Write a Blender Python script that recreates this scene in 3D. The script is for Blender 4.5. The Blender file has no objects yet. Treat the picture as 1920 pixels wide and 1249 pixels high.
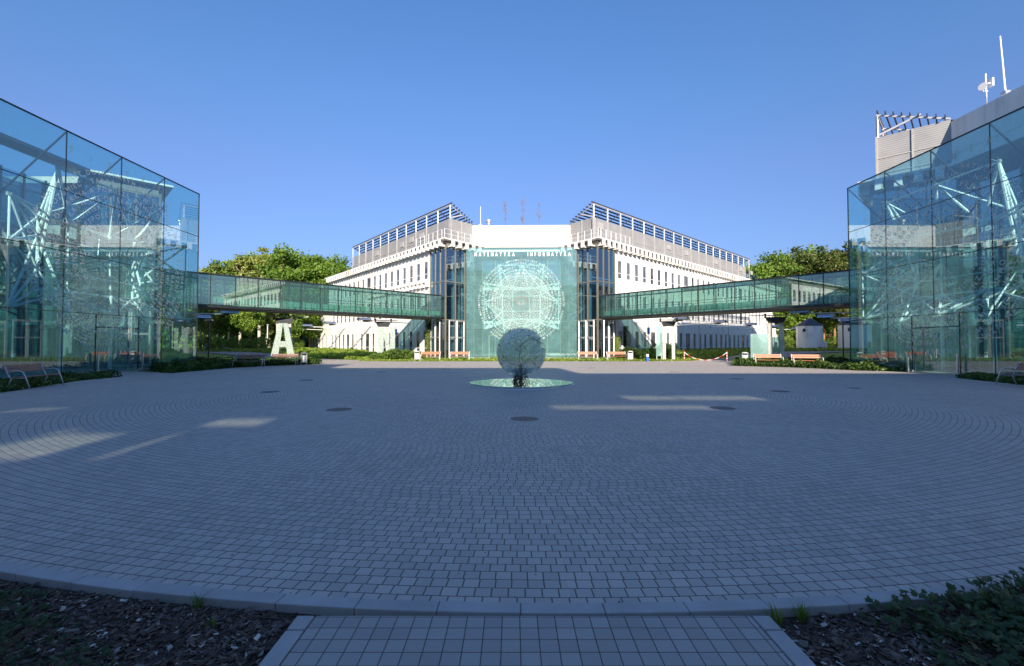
import bpy, bmesh, math, random
from mathutils import Vector, Matrix, noise
random.seed(7)
S = bpy.context.scene
C = S.collection
R = math.radians
# ------------------------------------------------------------------ camera
F = 860.0; PITCH = math.atan(20.5/F); H = 1.6
cd = bpy.data.cameras.new('camera'); cam = bpy.data.objects.new('camera', cd); C.objects.link(cam)
cd.sensor_width = 36; cd.lens = F/1920*36; cd.clip_end = 3000; cd.clip_start = 0.05
cam.location = (0, 0, H); cam.rotation_euler = (R(90)+PITCH, 0, 0)
S.camera = cam
# ------------------------------------------------------------------ sky and sun
EL, AZ = R(21.0), R(174.0)
w = bpy.data.worlds.new('World'); S.world = w; w.use_nodes = True
nt = w.node_tree; bg = nt.nodes['Background']
sky = nt.nodes.new('ShaderNodeTexSky'); sky.sky_type = 'NISHITA'; sky.sun_disc = False
sky.sun_elevation = EL; sky.sun_rotation = AZ; sky.air_density = 1.0; sky.dust_density = 0.1; sky.ozone_density = 3.0
wb = nt.nodes.new('ShaderNodeMix'); wb.data_type = 'RGBA'; wb.blend_type = 'MULTIPLY'; wb.inputs['Factor'].default_value = 1; 
tc = nt.nodes.new('ShaderNodeTexCoord'); sx = nt.nodes.new('ShaderNodeSeparateXYZ'); nt.links.new(tc.outputs['Generated'], sx.inputs[0])
cr = nt.nodes.new('ShaderNodeValToRGB'); el_ = cr.color_ramp.elements; el_.new(.2); el_.new(.33); el_.new(.46)
for e_, (p_, c_) in zip(el_, ((.06, (.36, .345, .46)), (.2, (.48, .51, .68)), (.33, (.60, .625, .80)), (.46, (.595, .745, .93)), (.62, (.60, .81, 1.05)))): e_.position = p_; e_.color = (*c_, 1)
nt.links.new(sx.outputs[2], cr.inputs[0]); nt.links.new(cr.outputs[0], wb.inputs['B'])
nt.links.new(sky.outputs[0], wb.inputs['A']); nt.links.new(wb.outputs['Result'], bg.inputs[0]); bg.inputs[1].default_value = 0.121
sl = bpy.data.lights.new('sun', 'SUN'); sl.energy = 5.0; sl.angle = R(0.55); sl.color = (1.0, 0.88, 0.74)
so = bpy.data.objects.new('sun', sl); C.objects.link(so)
sd = Vector((math.sin(AZ)*math.cos(EL), math.cos(AZ)*math.cos(EL), math.sin(EL)))
so.rotation_euler = sd.to_track_quat('Z', 'Y').to_euler()
so.location = sd*200
S.view_settings.view_transform = 'Standard'; S.view_settings.look = 'None'
S.view_settings.exposure = 0.86; S.view_settings.gamma = 1
S.render.engine = 'CYCLES'
try:
    S.cycles.max_bounces = 14; S.cycles.transparent_max_bounces = 24
    S.cycles.caustics_reflective = False; S.cycles.caustics_refractive = False
    S.cycles.sample_clamp_indirect = 4
except Exception: pass

# ------------------------------------------------------------------ helpers
def ray(px, py):
    x = (px-960)/F; y = (624.5-py)/F
    return Vector((x, math.cos(PITCH)-y*math.sin(PITCH), math.sin(PITCH)+y*math.cos(PITCH)))
def G(px, py, z=0.0):
    d = ray(px, py); t = (z-H)/d.z
    return Vector((d.x*t, d.y*t, z))
def at(px, py, Y):
    d = ray(px, py); t = Y/d.y
    return Vector((d.x*t, Y, H+d.z*t))
def tag(o, label=None, cat=None, group=None, kind=None):
    if label: o['label'] = label
    if cat: o['category'] = cat
    if group: o['group'] = group
    if kind: o['kind'] = kind
    return o
def empty(name, label, cat, loc=(0, 0, 0), rz=0.0, group=None):
    o = bpy.data.objects.new(name, None); C.objects.link(o)
    o.location = loc; o.rotation_euler = (0, 0, rz); o.empty_display_size = 0.3
    return tag(o, label, cat, group)
def children(o): return [c for c in bpy.data.objects if c.parent == o]
def copy_tree(o, parent=None):
    c = o.copy(); C.objects.link(c); c.parent = parent
    for ch in list(o.children): copy_tree(ch, c)
    return c

class MB:
    def __init__(s): s.v = []; s.f = []; s.m = []; s.M = None
    def _v(s, p):
        p = Vector(p)
        if s.M is not None: p = s.M @ p
        s.v.append(p); return len(s.v)-1
    def poly(s, pts, m=0):
        ids = [s._v(p) for p in pts]; s.f.append(ids); s.m.append(m)
    def hexa(s, b, t, m=0):
        n = len(b); ib = [s._v(p) for p in b]; it = [s._v(p) for p in t]
        s.f.append(ib[::-1]); s.m.append(m); s.f.append(it); s.m.append(m)
        for i in range(n):
            j = (i+1) % n; s.f.append([ib[i], ib[j], it[j], it[i]]); s.m.append(m)
    def box(s, c, sz, rz=0.0, m=0):
        cx, cy, cz = c; a, b, h = sz[0]/2, sz[1]/2, sz[2]/2
        co, si = math.cos(rz), math.sin(rz)
        q = [(cx+x*co-y*si, cy+x*si+y*co) for x, y in ((-a, -b), (a, -b), (a, b), (-a, b))]
        s.hexa([(x, y, cz-h) for x, y in q], [(x, y, cz+h) for x, y in q], m)
    def prism(s, pts, z0, z1, m=0):
        s.hexa([(p[0], p[1], z0) for p in pts], [(p[0], p[1], z1) for p in pts], m)
    def bar(s, p, q, wd, ht, m=0, up=(0, 0, 1)):
        p = Vector(p); q = Vector(q); d = (q-p).normalized(); up = Vector(up)
        if abs(d.dot(up)) > 0.98: up = Vector((1, 0, 0))
        x = d.cross(up).normalized()*wd/2; y = x.cross(d).normalized()*ht/2
        s.hexa([p-x-y, p+x-y, p+x+y, p-x+y][::-1], [q-x-y, q+x-y, q+x+y, q-x+y][::-1], m)
    def tube(s, pts, r, n=6, m=0, cap=True):
        pts = [Vector(p) for p in pts]; rs = r if isinstance(r, (list, tuple)) else [r]*len(pts)
        rings = []; px = None
        for i, p in enumerate(pts):
            d = (pts[min(i+1, len(pts)-1)]-pts[max(i-1, 0)]).normalized()
            if px is None:
                a = Vector((0, 0, 1)) if abs(d.z) < .9 else Vector((1, 0, 0)); px = d.cross(a).normalized()
            else: px = (px-d*px.dot(d)).normalized()
            py = d.cross(px)
            rings.append([s._v(p+(px*math.cos(2*math.pi*k/n)+py*math.sin(2*math.pi*k/n))*rs[i]) for k in range(n)])
        for a, b in zip(rings, rings[1:]):
            for k in range(n):
                j = (k+1) % n; s.f.append([a[k], a[j], b[j], b[k]]); s.m.append(m)
        if cap:
            s.f.append(rings[0][::-1]); s.m.append(m); s.f.append(rings[-1]); s.m.append(m)
    def lathe(s, prof, n=16, c=(0, 0, 0), m=0):
        rings = [[s._v((c[0]+r*math.cos(2*math.pi*k/n), c[1]+r*math.sin(2*math.pi*k/n), c[2]+z)) for k in range(n)] for r, z in prof]
        for a, b in zip(rings, rings[1:]):
            for k in range(n):
                j = (k+1) % n; s.f.append([a[k], a[j], b[j], b[k]]); s.m.append(m)
        s.f.append(rings[0][::-1]); s.m.append(m); s.f.append(rings[-1]); s.m.append(m)
    def build(s, name, mats, parent=None, smooth=False, bevel=0):
        me = bpy.data.meshes.new(name); me.from_pydata([tuple(v) for v in s.v], [], s.f); me.update()
        if not isinstance(mats, (list, tuple)): mats = [mats]
        for x in mats: me.materials.append(x)
        if len(mats) > 1: me.polygons.foreach_set('material_index', s.m)
        if smooth: me.polygons.foreach_set('use_smooth', [True]*len(me.polygons))
        o = bpy.data.objects.new(name, me); C.objects.link(o); o.parent = parent
        if bevel:
            b = o.modifiers.new('bevel', 'BEVEL'); b.width = bevel; b.segments = 2; b.limit_method = 'ANGLE'
        return o

# ------------------------------------------------------------------ materials
class NT:
    def __init__(s, name):
        s.mat = bpy.data.materials.new(name); s.mat.use_nodes = True; s.t = s.mat.node_tree
        s.b = s.t.nodes['Principled BSDF']; s.out = s.t.nodes['Material Output']
    def n(s, ty, **kw):
        x = s.t.nodes.new(ty)
        for k, v in kw.items(): setattr(x, k, v)
        return x
    def l(s, a, b): s.t.links.new(a, b)
    def math(s, op, a, b=None, c=None, clamp=False):
        x = s.n('ShaderNodeMath', operation=op); x.use_clamp = clamp
        for i, v in enumerate((a, b, c)):
            if v is None: continue
            if isinstance(v, (int, float)): x.inputs[i].default_value = v
            else: s.l(v, x.inputs[i])
        return x.outputs[0]
    def ramp(s, f, stops):
        x = s.n('ShaderNodeValToRGB'); el = x.color_ramp.elements
        while len(el) < len(stops): el.new(0.5)
        for e, (p, c) in zip(el, stops):
            e.position = p; e.color = (*c, 1) if len(c) == 3 else c
        s.l(f, x.inputs[0]); return x.outputs[0]
    def noise(s, scale, detail=4, vec=None, rough=.55, obj=False):
        x = s.n('ShaderNodeTexNoise'); x.inputs['Scale'].default_value = scale; x.inputs['Detail'].default_value = detail
        x.inputs['Roughness'].default_value = rough
        if vec is None:
            g = s.n('ShaderNodeNewGeometry'); vec = g.outputs['Position']
        s.l(vec, x.inputs['Vector']); return x.outputs[0]
    def bump(s, h, strength=.3, dist=.02):
        x = s.n('ShaderNodeBump'); x.inputs['Strength'].default_value = strength; x.inputs['Distance'].default_value = dist
        s.l(h, x.inputs['Height']); s.l(x.outputs[0], s.b.inputs['Normal']); return x
def mat(name, col, rough=.6, metal=0.0, var=.12, scale=3.0, bump=0.0, bscale=40, coat=0):
    k = NT(name); k.b.inputs['Roughness'].default_value = rough; k.b.inputs['Metallic'].default_value = metal
    if coat: k.b.inputs['Coat Weight'].default_value = coat
    f = k.noise(scale, 6)
    a = tuple(c*(1-var) for c in col); b = tuple(min(1, c*(1+var)) for c in col)
    k.l(k.ramp(f, [(.3, a), (.7, b)]), k.b.inputs['Base Color'])
    if bump: k.bump(k.noise(bscale, 4), bump, .01)
    return k.mat
def glass(name, tint, refl=.08, frost=0.0, fcol=(.5, .75, .72), rough=0.0, dirt=.0):
    k = NT(name); t = k.t
    tr = k.n('ShaderNodeBsdfTransparent'); tr.inputs[0].default_value = (*tint, 1)
    gl = k.n('ShaderNodeBsdfGlossy'); gl.inputs['Color'].default_value = (.92, .97, 1, 1); gl.inputs['Roughness'].default_value = rough
    lw = k.n('ShaderNodeLayerWeight')
    p = k.math('POWER', lw.outputs['Facing'], 4.0)
    fac = k.math('MULTIPLY_ADD', p, 1-refl, refl)
    mx = k.n('ShaderNodeMixShader'); k.l(fac, mx.inputs[0]); k.l(tr.outputs[0], mx.inputs[1]); k.l(gl.outputs[0], mx.inputs[2])
    res = mx.outputs[0]
    if frost or dirt:
        df = k.n('ShaderNodeBsdfDiffuse'); df.inputs[0].default_value = (*fcol, 1)
        tl = k.n('ShaderNodeBsdfTranslucent'); tl.inputs[0].default_value = (*fcol, 1)
        m1 = k.n('ShaderNodeMixShader'); m1.inputs[0].default_value = .35
        k.l(df.outputs[0], m1.inputs[1]); k.l(tl.outputs[0], m1.inputs[2])
        m2 = k.n('ShaderNodeMixShader')
        f = k.noise(.9, 8, rough=.7)
        f = k.math('MULTIPLY_ADD', k.math('POWER', f, 3.0), dirt*4, frost, clamp=True)
        k.l(f, m2.inputs[0]); k.l(res, m2.inputs[1]); k.l(m1.outputs[0], m2.inputs[2]); res = m2.outputs[0]
    k.l(res, k.out.inputs['Surface']); t.nodes.remove(k.b)
    return k.mat

def paver_polar(name, cx, cy, s, base, jw=.004):
    k = NT(name); g = k.n('ShaderNodeNewGeometry'); sp = k.n('ShaderNodeSeparateXYZ'); k.l(g.outputs['Position'], sp.inputs[0])
    x = k.math('SUBTRACT', sp.outputs[0], cx); y = k.math('SUBTRACT', sp.outputs[1], cy)
    r = k.math('SQRT', k.math('ADD', k.math('MULTIPLY', x, x), k.math('MULTIPLY', y, y)))
    th = k.math('MULTIPLY_ADD', k.math('ARCTAN2', x, y), 1/(2*math.pi), .5)
    rs = k.math('DIVIDE', r, s); n = k.math('FLOOR', rs)
    N = k.math('ADD', k.math('FLOOR', k.math('MULTIPLY', k.math('FLOOR', k.math('DIVIDE', n, 3.0)), 6*math.pi)), 6.0)
    wn = k.n('ShaderNodeTexWhiteNoise', noise_dimensions='1D'); k.l(n, wn.inputs['W'])
    u = k.math('ADD', k.math('MULTIPLY', th, N), k.math('MULTIPLY', wn.outputs[0], 3.0))
    cu = k.math('FLOOR', u)
    fu = k.math('FRACT', u); fr = k.math('FRACT', rs)
    return _paver(k, n, cu, fu, fr, s, base, jw)
def _paver(k, n, cu, fu, fr, s, base, jw, edge=False):
    du = k.math('MULTIPLY', k.math('MINIMUM', fu, k.math('SUBTRACT', 1, fu)), s)
    dr = k.math('MULTIPLY', k.math('MINIMUM', fr, k.math('SUBTRACT', 1, fr)), s)
    d = k.math('MINIMUM', du, dr)
    cv = k.n('ShaderNodeCombineXYZ'); k.l(n, cv.inputs[0]); k.l(cu, cv.inputs[1])
    w2 = k.n('ShaderNodeTexWhiteNoise', noise_dimensions='2D'); k.l(cv.outputs[0], w2.inputs['Vector'])
    big = k.noise(.35, 5); fine = k.noise(260, 3)
    br = k.math('ADD', k.math('MULTIPLY_ADD', w2.outputs[0], .20, .80), k.math('MULTIPLY_ADD', big, .3, -.15))
    br = k.math('ADD', br, k.math('MULTIPLY_ADD', fine, .24, -.12))
    joint = k.n('ShaderNodeMapRange'); joint.interpolation_type = 'SMOOTHSTEP'
    joint.inputs['From Min'].default_value = jw*.5; joint.inputs['From Max'].default_value = jw*1.4
    k.l(d, joint.inputs['Value'])
    hs = k.n('ShaderNodeCombineXYZ')
    for i in range(3): k.l(k.math('MULTIPLY', br, base[i]), hs.inputs[i])
    mx = k.n('ShaderNodeMix', data_type='RGBA'); k.l(joint.outputs[0], mx.inputs['Factor'])
    mx.inputs['A'].default_value = (base[0]*.16, base[1]*.15, base[2]*.14, 1); k.l(hs.outputs[0], mx.inputs['B'])
    k.l(mx.outputs['Result'], k.b.inputs['Base Color']); k.b.inputs['Roughness'].default_value = .7
    bh = k.n('ShaderNodeMapRange'); bh.inputs['From Max'].default_value = jw*2.4; k.l(d, bh.inputs['Value'])
    hh = k.math('ADD', k.math('ADD', bh.outputs[0], k.math('MULTIPLY', w2.outputs[0], .25)), k.math('MULTIPLY', fine, .15))
    k.bump(hh, .5, .003)
    return k.mat
def paver_grid(name, s, base, x0=0, y0=0, jw=.003):
    k = NT(name); g = k.n('ShaderNodeNewGeometry'); sp = k.n('ShaderNodeSeparateXYZ'); k.l(g.outputs['Position'], sp.inputs[0])
    a = k.math('DIVIDE', k.math('SUBTRACT', sp.outputs[0], x0), s); b = k.math('DIVIDE', k.math('SUBTRACT', sp.outputs[1], y0), s)
    return _paver(k, k.math('FLOOR', b), k.math('FLOOR', a), k.math('FRACT', a), k.math('FRACT', b), s, base, jw)

M = {}
PC = (0.37, 18.7); PR = 15.83
M['pavers'] = paver_polar('plaza_pavers', PC[0], PC[1], .108, (.53, .475, .42), .0045)
M['walk'] = paver_grid('walk_pavers', .102, (.42, .385, .35), .045, 2.62)
M['kerb'] = mat('kerb_concrete', (.42, .40, .385), .75, 0, .15, 2.5, .3, 180)
M['asphalt'] = mat('path_asphalt', (.22, .21, .21), .85, 0, .15, 2, .2, 90)
def wallmat():
    k = NT('white_render'); g = k.n('ShaderNodeNewGeometry'); mp = k.n('ShaderNodeMapping'); mp.inputs['Scale'].default_value = (1.6, 1.6, .12); k.l(g.outputs['Position'], mp.inputs[0])
    f = k.math('ADD', k.math('MULTIPLY', k.noise(1.3, 6, mp.outputs[0]), .6), k.math('MULTIPLY', k.noise(.5, 6), .4))
    k.l(k.ramp(f, [(.36, (.62, .60, .57)), (.47, (.78, .76, .73)), (.6, (.84, .82, .79))]), k.b.inputs['Base Color']); k.b.inputs['Roughness'].default_value = .75
    k.bump(k.noise(20, 4), .06, .01); return k.mat
M['white'] = wallmat()
M['bandm'] = mat('grey_recess_shade', (.20, .19, .18), .8)  # dark colour standing in for shade between the cornice brackets
M['whitemetal'] = mat('white_painted_metal', (.80, .79, .78), .4, 0, .05, 1)
M['grey_metal'] = mat('galvanised_metal', (.55, .55, .56), .35, .7, .1, 4)
M['dark_metal'] = mat('dark_anodised_metal', (.035, .04, .045), .4, .5, .2, 2)
M['olive_metal'] = mat('olive_mullion_metal', (.20, .19, .15), .45, .3, .1, 2)
M['concrete'] = mat('pale_concrete', (.48, .46, .43), .8, 0, .12, 2, .2, 40)
M['wood'] = mat('bench_wood', (.38, .11, .035), .5, 0, .25, 14)
M['woodgrey'] = mat('weathered_bench_wood', (.26, .14, .10), .6, 0, .25, 14)
M['blue'] = mat('blue_paint', (.02, .12, .5), .5)
M['red'] = mat('red_paint', (.6, .03, .02), .5)
M['iron'] = mat('manhole_iron', (.09, .075, .07), .6, .3, .3, 20, .5, 60)
M['inner_wall'] = mat('interior_beige_wall', (.42, .42, .33), .7)
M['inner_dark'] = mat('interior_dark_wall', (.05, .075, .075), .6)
M['slab'] = mat('interior_floor_slab', (.45, .62, .6), .6)
M['timber'] = mat('timber_door_frame', (.42, .27, .13), .5, 0, .2, 8)
M['film'] = glass('frosted_film', (.95, .98, .97), .03, .17, (.80, .92, .90))
M['lobbym'] = mat('lobby_interior', (.16, .20, .19), .8, 0, .3, .5)
M['framem'] = mat('white_tubes', (.90, .90, .88), .35, 0, .02)
M['etch'] = glass('etched_white_lettering', (.9, .95, .95), .03, .62, (.92, .97, .96))
M['letter'] = mat('white_lettering', (.88, .9, .9), .6)
M['letter_grey'] = glass('faded_lettering', (.75, .85, .7), .08, .5, (.62, .66, .5))
M['glass_center'] = glass('teal_screen_glass', (.80, .95, .94), .08, .12, (.42, .72, .70), 0, .10)
M['glass_side'] = glass('cyan_screen_glass', (.66, .89, .90), .12, .05, (.50, .80, .80), 0, .05)
M['glass_bay'] = glass('curtain_wall_glass', (.50, .68, .74), .24, .0)
M['glass_bridge'] = glass('green_bridge_glass', (.76, .91, .87), .17, .05, (.50, .78, .72), 0, .0)
M['glass_plate'] = glass('pale_glass_plate', (.68, .88, .85), .06, .2, (.6, .85, .8), 0, .3)
def windowmat():
    k = NT('window_pane_glass'); k.b.inputs['Roughness'].default_value = .06
    f = k.noise(.5, 2); k.l(k.ramp(f, [(.4, (.035, .04, .05)), (.6, (.15, .15, .155))]), k.b.inputs['Base Color'])
    k.b.inputs['Specular IOR Level'].default_value = .8
    return k.mat
M['pane'] = windowmat()
def screenmat():
    k = NT('perforated_metal_screen'); g = k.n('ShaderNodeNewGeometry'); sp = k.n('ShaderNodeSeparateXYZ'); k.l(g.outputs['Position'], sp.inputs[0])
    z = k.math('MULTIPLY', sp.outputs[2], 7.0); fz = k.math('FRACT', z)
    m = k.math('GREATER_THAN', fz, .45)
    f = k.noise(.7, 6); c = k.ramp(f, [(.3, (.35, .345, .34)), (.7, (.42, .415, .40))])
    mx = k.n('ShaderNodeMix', data_type='RGBA'); k.l(m, mx.inputs['Factor']); k.l(c, mx.inputs['A'])
    c2 = k.ramp(f, [(.3, (.25, .245, .24)), (.7, (.32, .315, .305))]); k.l(c2, mx.inputs['B'])
    k.l(mx.outputs['Result'], k.b.inputs['Base Color']); k.b.inputs['Roughness'].default_value = .5; k.b.inputs['Metallic'].default_value = .2
    return k.mat
M['screen'] = screenmat()
def leafmat(name, a, b, sc=.6, trans=.35):
    k = NT(name); f = k.noise(sc, 3); oi = k.n('ShaderNodeObjectInfo')
    f2 = k.math('ADD', f, k.math('MULTIPLY_ADD', oi.outputs['Random'], .3, -.15))
    c = k.ramp(f2, [(.32, a), (.68, b)]); k.l(c, k.b.inputs['Base Color']); k.b.inputs['Roughness'].default_value = .55
    tl = k.n('ShaderNodeBsdfTranslucent'); k.l(c, tl.inputs[0])
    mx = k.n('ShaderNodeMixShader'); mx.inputs[0].default_value = trans
    k.l(k.b.outputs[0], mx.inputs[1]); k.l(tl.outputs[0], mx.inputs[2]); k.l(mx.outputs[0], k.out.inputs['Surface'])
    return k.mat
M['leaf'] = leafmat('broadleaf_foliage', (.09, .18, .018), (.21, .33, .04))
M['leaf2'] = leafmat('birch_foliage', (.16, .22, .035), (.31, .35, .07))
M['pine'] = leafmat('pine_foliage', (.06, .11, .02), (.18, .20, .045))
M['cover'] = leafmat('groundcover_leaves', (.035, .075, .012), (.13, .22, .03), 1.2)
M['ivy'] = leafmat('ivy_leaves', (.02, .05, .012), (.06, .11, .03), 6)
M['grassb'] = leafmat('grass_blades', (.14, .23, .02), (.26, .34, .05), 1.5)
M['bark'] = mat('brown_bark', (.16, .10, .06), .9, 0, .3, 6, .5, 20)
M['birch'] = mat('birch_bark', (.55, .50, .42), .8, 0, .3, 5)
M['pinebark'] = mat('pine_bark', (.30, .15, .08), .9, 0, .3, 6)
def groundmat():
    k = NT('lawn_ground'); f = k.noise(.8, 8); g = k.noise(14, 4)
    c = k.ramp(k.math('ADD', k.math('MULTIPLY', f, .6), k.math('MULTIPLY', g, .4)), [(.3, (.09, .15, .015)), (.5, (.16, .24, .025)), (.7, (.22, .28, .04))])
    k.l(c, k.b.inputs['Base Color']); k.b.inputs['Roughness'].default_value = .9; k.bump(g, .6, .06); return k.mat
M['lawn'] = groundmat()
M['soil'] = mat('mulch_soil', (.05, .034, .024), .95, 0, .4, 14, .8, 60)
def chipmat():
    k = NT('bark_chips'); g = k.n('ShaderNodeNewGeometry')
    c = k.ramp(g.outputs['Random Per Island'], [(.0, (.045, .026, .018)), (.6, (.12, .078, .055)), (.95, (.19, .15, .12)), (.992, (.66, .60, .52))])
    k.l(c, k.b.inputs['Base Color']); k.b.inputs['Roughness'].default_value = .85; return k.mat
M['chips'] = chipmat()

# ------------------------------------------------------------------ ground, plaza, paths
def sstep(x): x = max(0, min(1, x)); return x*x*(3-2*x)
def terr(x, y):
    r = math.hypot(x-PC[0], y-PC[1])
    return -.06+.62*sstep((r-37)/13)
xs = sorted(set([-900, -500, -300, -200, -150]+list(range(-120, 121, 3))+[150, 200, 300, 500, 900]))
ys = sorted(set([-300, -150, -90]+list(range(-60, 141, 3))+[160, 200, 300, 500, 900, 1500]))
mb = MB(); idx = {}
for x in xs:
    for y in ys: idx[x, y] = mb._v((x, y, terr(x, y)))
for a, b in zip(xs, xs[1:]):
    for c, d in zip(ys, ys[1:]):
        mb.f.append([idx[a, c], idx[b, c], idx[b, d], idx[a, d]]); mb.m.append(0)
tag(mb.build('ground', M['lawn'], smooth=True), kind='structure')
# plaza outline: near arc with kerb, then the edges of the planting beds
def arc(a0, a1, n, r=PR):
    return [(PC[0]+r*math.sin(a), PC[1]-r*math.cos(a)) for a in [a0+(a1-a0)*i/n for i in range(n+1)]]
near = arc(R(-50), R(50), 80)
def gp(px, py): g = G(px, py); return (g.x, g.y)
right_edge = [(16.0, 10.5), (19.0, 13.5), gp(1920, 722), gp(1850, 715), gp(1790, 708)]
door_r = [(22.9, 22.0+.9), (22.9, 26.2)]
right2 = [gp(1700, 697), gp(1605, 695), gp(1560, 692), gp(1480, 689), gp(1370, 686)]
path_r = [(24.0, 43.0), (20.5, 47.0)]
back = [gp(1225, 677.5), gp(1180, 677.5), gp(780, 677.5), gp(745, 677.8)]
path_l = [(-16.8, 46.5), (-20.8, 43.0)]
left2 = [gp(606, 682.5), gp(500, 686.5), gp(434, 690), gp(366, 696), gp(320, 700)]
door_l = [(-22.15, 26.9), (-22.15, 24.1)]
left_edge = [gp(228, 706.5), gp(150, 714), gp(60, 728), gp(0, 737), (-18.4, 12.5), (-15.5, 10.2)]
outline = near+right_edge+door_r+right2+path_r+back+path_l+left2+door_l+left_edge
pb = MB(); pb.prism(outline, -.12, 0.0)
tag(pb.build('plaza', M['pavers']), kind='structure')
# kerb stones
rng = random.Random(3)
kroot = MB(); step = .5/PR; a = R(-50); k0 = 0
while a < R(50):
    b = a+step*.992
    dz = rng.uniform(-.002, .002)+.008
    pts = []
    for rr, lst in ((PR+.006, (a, (a+b)/2, b)), (PR+.118, (b, (a+b)/2, a))):
        pts += [(PC[0]+rr*math.sin(t), PC[1]-rr*math.cos(t)) for t in lst]
    kroot.prism(pts, -.2, dz); a += step
tag(kroot.build('kerb', M['kerb'], bevel=.006), kind='structure')
# entrance walk
mb = MB(); mb.prism([(-1.15, -12.6), (1.40, -12.6), (1.40, 2.735), (-1.15, 2.735)], -.15, .002)
tag(mb.build('walkway', M['walk']), kind='structure')
mb = MB()
for x in (-1.21, 1.46):
    y = -12.4
    while y < 2.7:
        y1 = min(y+.995, 2.735 if True else 0); mb.box((x, (y+y1)/2, -.06), (.10, y1-y-.006, .134)); y += 1.0
tag(mb.build('walkway_edging', M['kerb'], bevel=.006), kind='structure')
# soil beds beside the walk
mb = MB()
mb.prism([(-14, -12), (-1.27, -12), (-1.27, 2.70)]+[(p[0], p[1]) for p in arc(R(-5.5), R(-50), 24, PR+.12)], -.3, -.045)
mb.prism([(1.52, 2.72), (1.52, -12), (14, -12)]+[(p[0], p[1]) for p in arc(R(50), R(4.5), 24, PR+.12)], -.3, -.045)
tag(mb.build('soil', M['soil']), kind='structure')
# far road / paths
def ribbon(name, pts, wd, m, dz=.01):
    mb = MB(); L = []; Rr = []
    for i, p in enumerate(pts):
        p = Vector(p); q = Vector(pts[min(i+1, len(pts)-1)]); o = Vector(pts[max(i-1, 0)])
        d = (q-o).normalized(); n = Vector((-d.y, d.x))*wd/2
        L.append(p+n); Rr.append(p-n)
    for i in range(len(pts)-1):
        q = [L[i], Rr[i], Rr[i+1], L[i+1]]
        mb.hexa([(v.x, v.y, terr(v.x, v.y)-.1) for v in q], [(v.x, v.y, max(terr(v.x, v.y)+.08, -.01)+dz) for v in q])
    return tag(mb.build(name, m), kind='structure')
def dens(pts, n=6):
    o = []
    for a, b in zip(pts, pts[1:]):
        for i in range(n): o.append((a[0]+(b[0]-a[0])*i/n, a[1]+(b[1]-a[1])*i/n))
    return o+[pts[-1]]
ribbon('road', dens([(22.0, 44.8), (27, 50), (36, 56), (60, 60), (110, 62)], 8), 5.5, M['asphalt'])
ribbon('path', dens([(-18.6, 44.6), (-25, 50), (-34, 54), (-60, 57), (-110, 58)], 8), 4.0, M['asphalt'])

# ------------------------------------------------------------------ lettering
_gl = {}
def glyph(ch, bold=0.0):
    key = (ch, bold)
    if key in _gl: return _gl[key]
    cu = bpy.data.curves.new('t', 'FONT'); cu.body = ch; cu.size = 1; cu.resolution_u = 2; cu.offset = bold
    o = bpy.data.objects.new('t', cu); C.objects.link(o)
    dg = bpy.context.evaluated_depsgraph_get(); dg.update()
    me = bpy.data.meshes.new_from_object(o.evaluated_get(dg))
    vs = [v.co.copy() for v in me.vertices]; fs = [list(p.vertices) for p in me.polygons]
    wd = max([v.x for v in vs], default=.3)
    bpy.data.objects.remove(o); bpy.data.curves.remove(cu); bpy.data.meshes.remove(me)
    if ch == ' ': vs, fs, wd = [], [], .28
    _gl[key] = (vs, fs, wd); return _gl[key]
def put_glyph(mb, ch, fn, bold):
    vs, fs, wd = glyph(ch, bold); base = len(mb.v)
    for v in vs: mb.v.append(Vector(fn(v.x, v.y)))
    for f in fs: mb.f.append([base+i for i in f]); mb.m.append(0)
def line_text(mb, s, cx, z, size, w0, bold=.015, track=.35, width=None, xs=.64):
    ws = [glyph(c, bold)[2]*xs for c in s]; tot = sum(ws)+track*(len(s)-1)
    if width: track += (width/size-tot)/(len(s)-1); tot = width/size
    x = -tot/2
    for c, wd in zip(s, ws):
        put_glyph(mb, c, lambda a, b, x=x: (cx+(x+a*xs)*size, w0, z+b*size), bold); x += wd+track
def ring_text(mb, s, r, cz, size, w0, start=0.0, bold=.02, track=.12):
    a = start; i = 0; end = start+2*math.pi
    while True:
        c = s[i % len(s)]; wd = glyph(c, bold)[2]; adv = (wd+track)*size/r
        if a+adv > end: break
        if c != ' ':
            mid = a+adv/2; ca, sa = math.cos(mid), math.sin(mid)
            def fn(x, y, ca=ca, sa=sa, wd=wd):
                X = (x-wd/2)*size; Y = r+y*size
                return (X*ca+Y*sa, w0, cz-X*sa+Y*ca)
            put_glyph(mb, c, fn, bold)
        a += adv; i += 1
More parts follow.
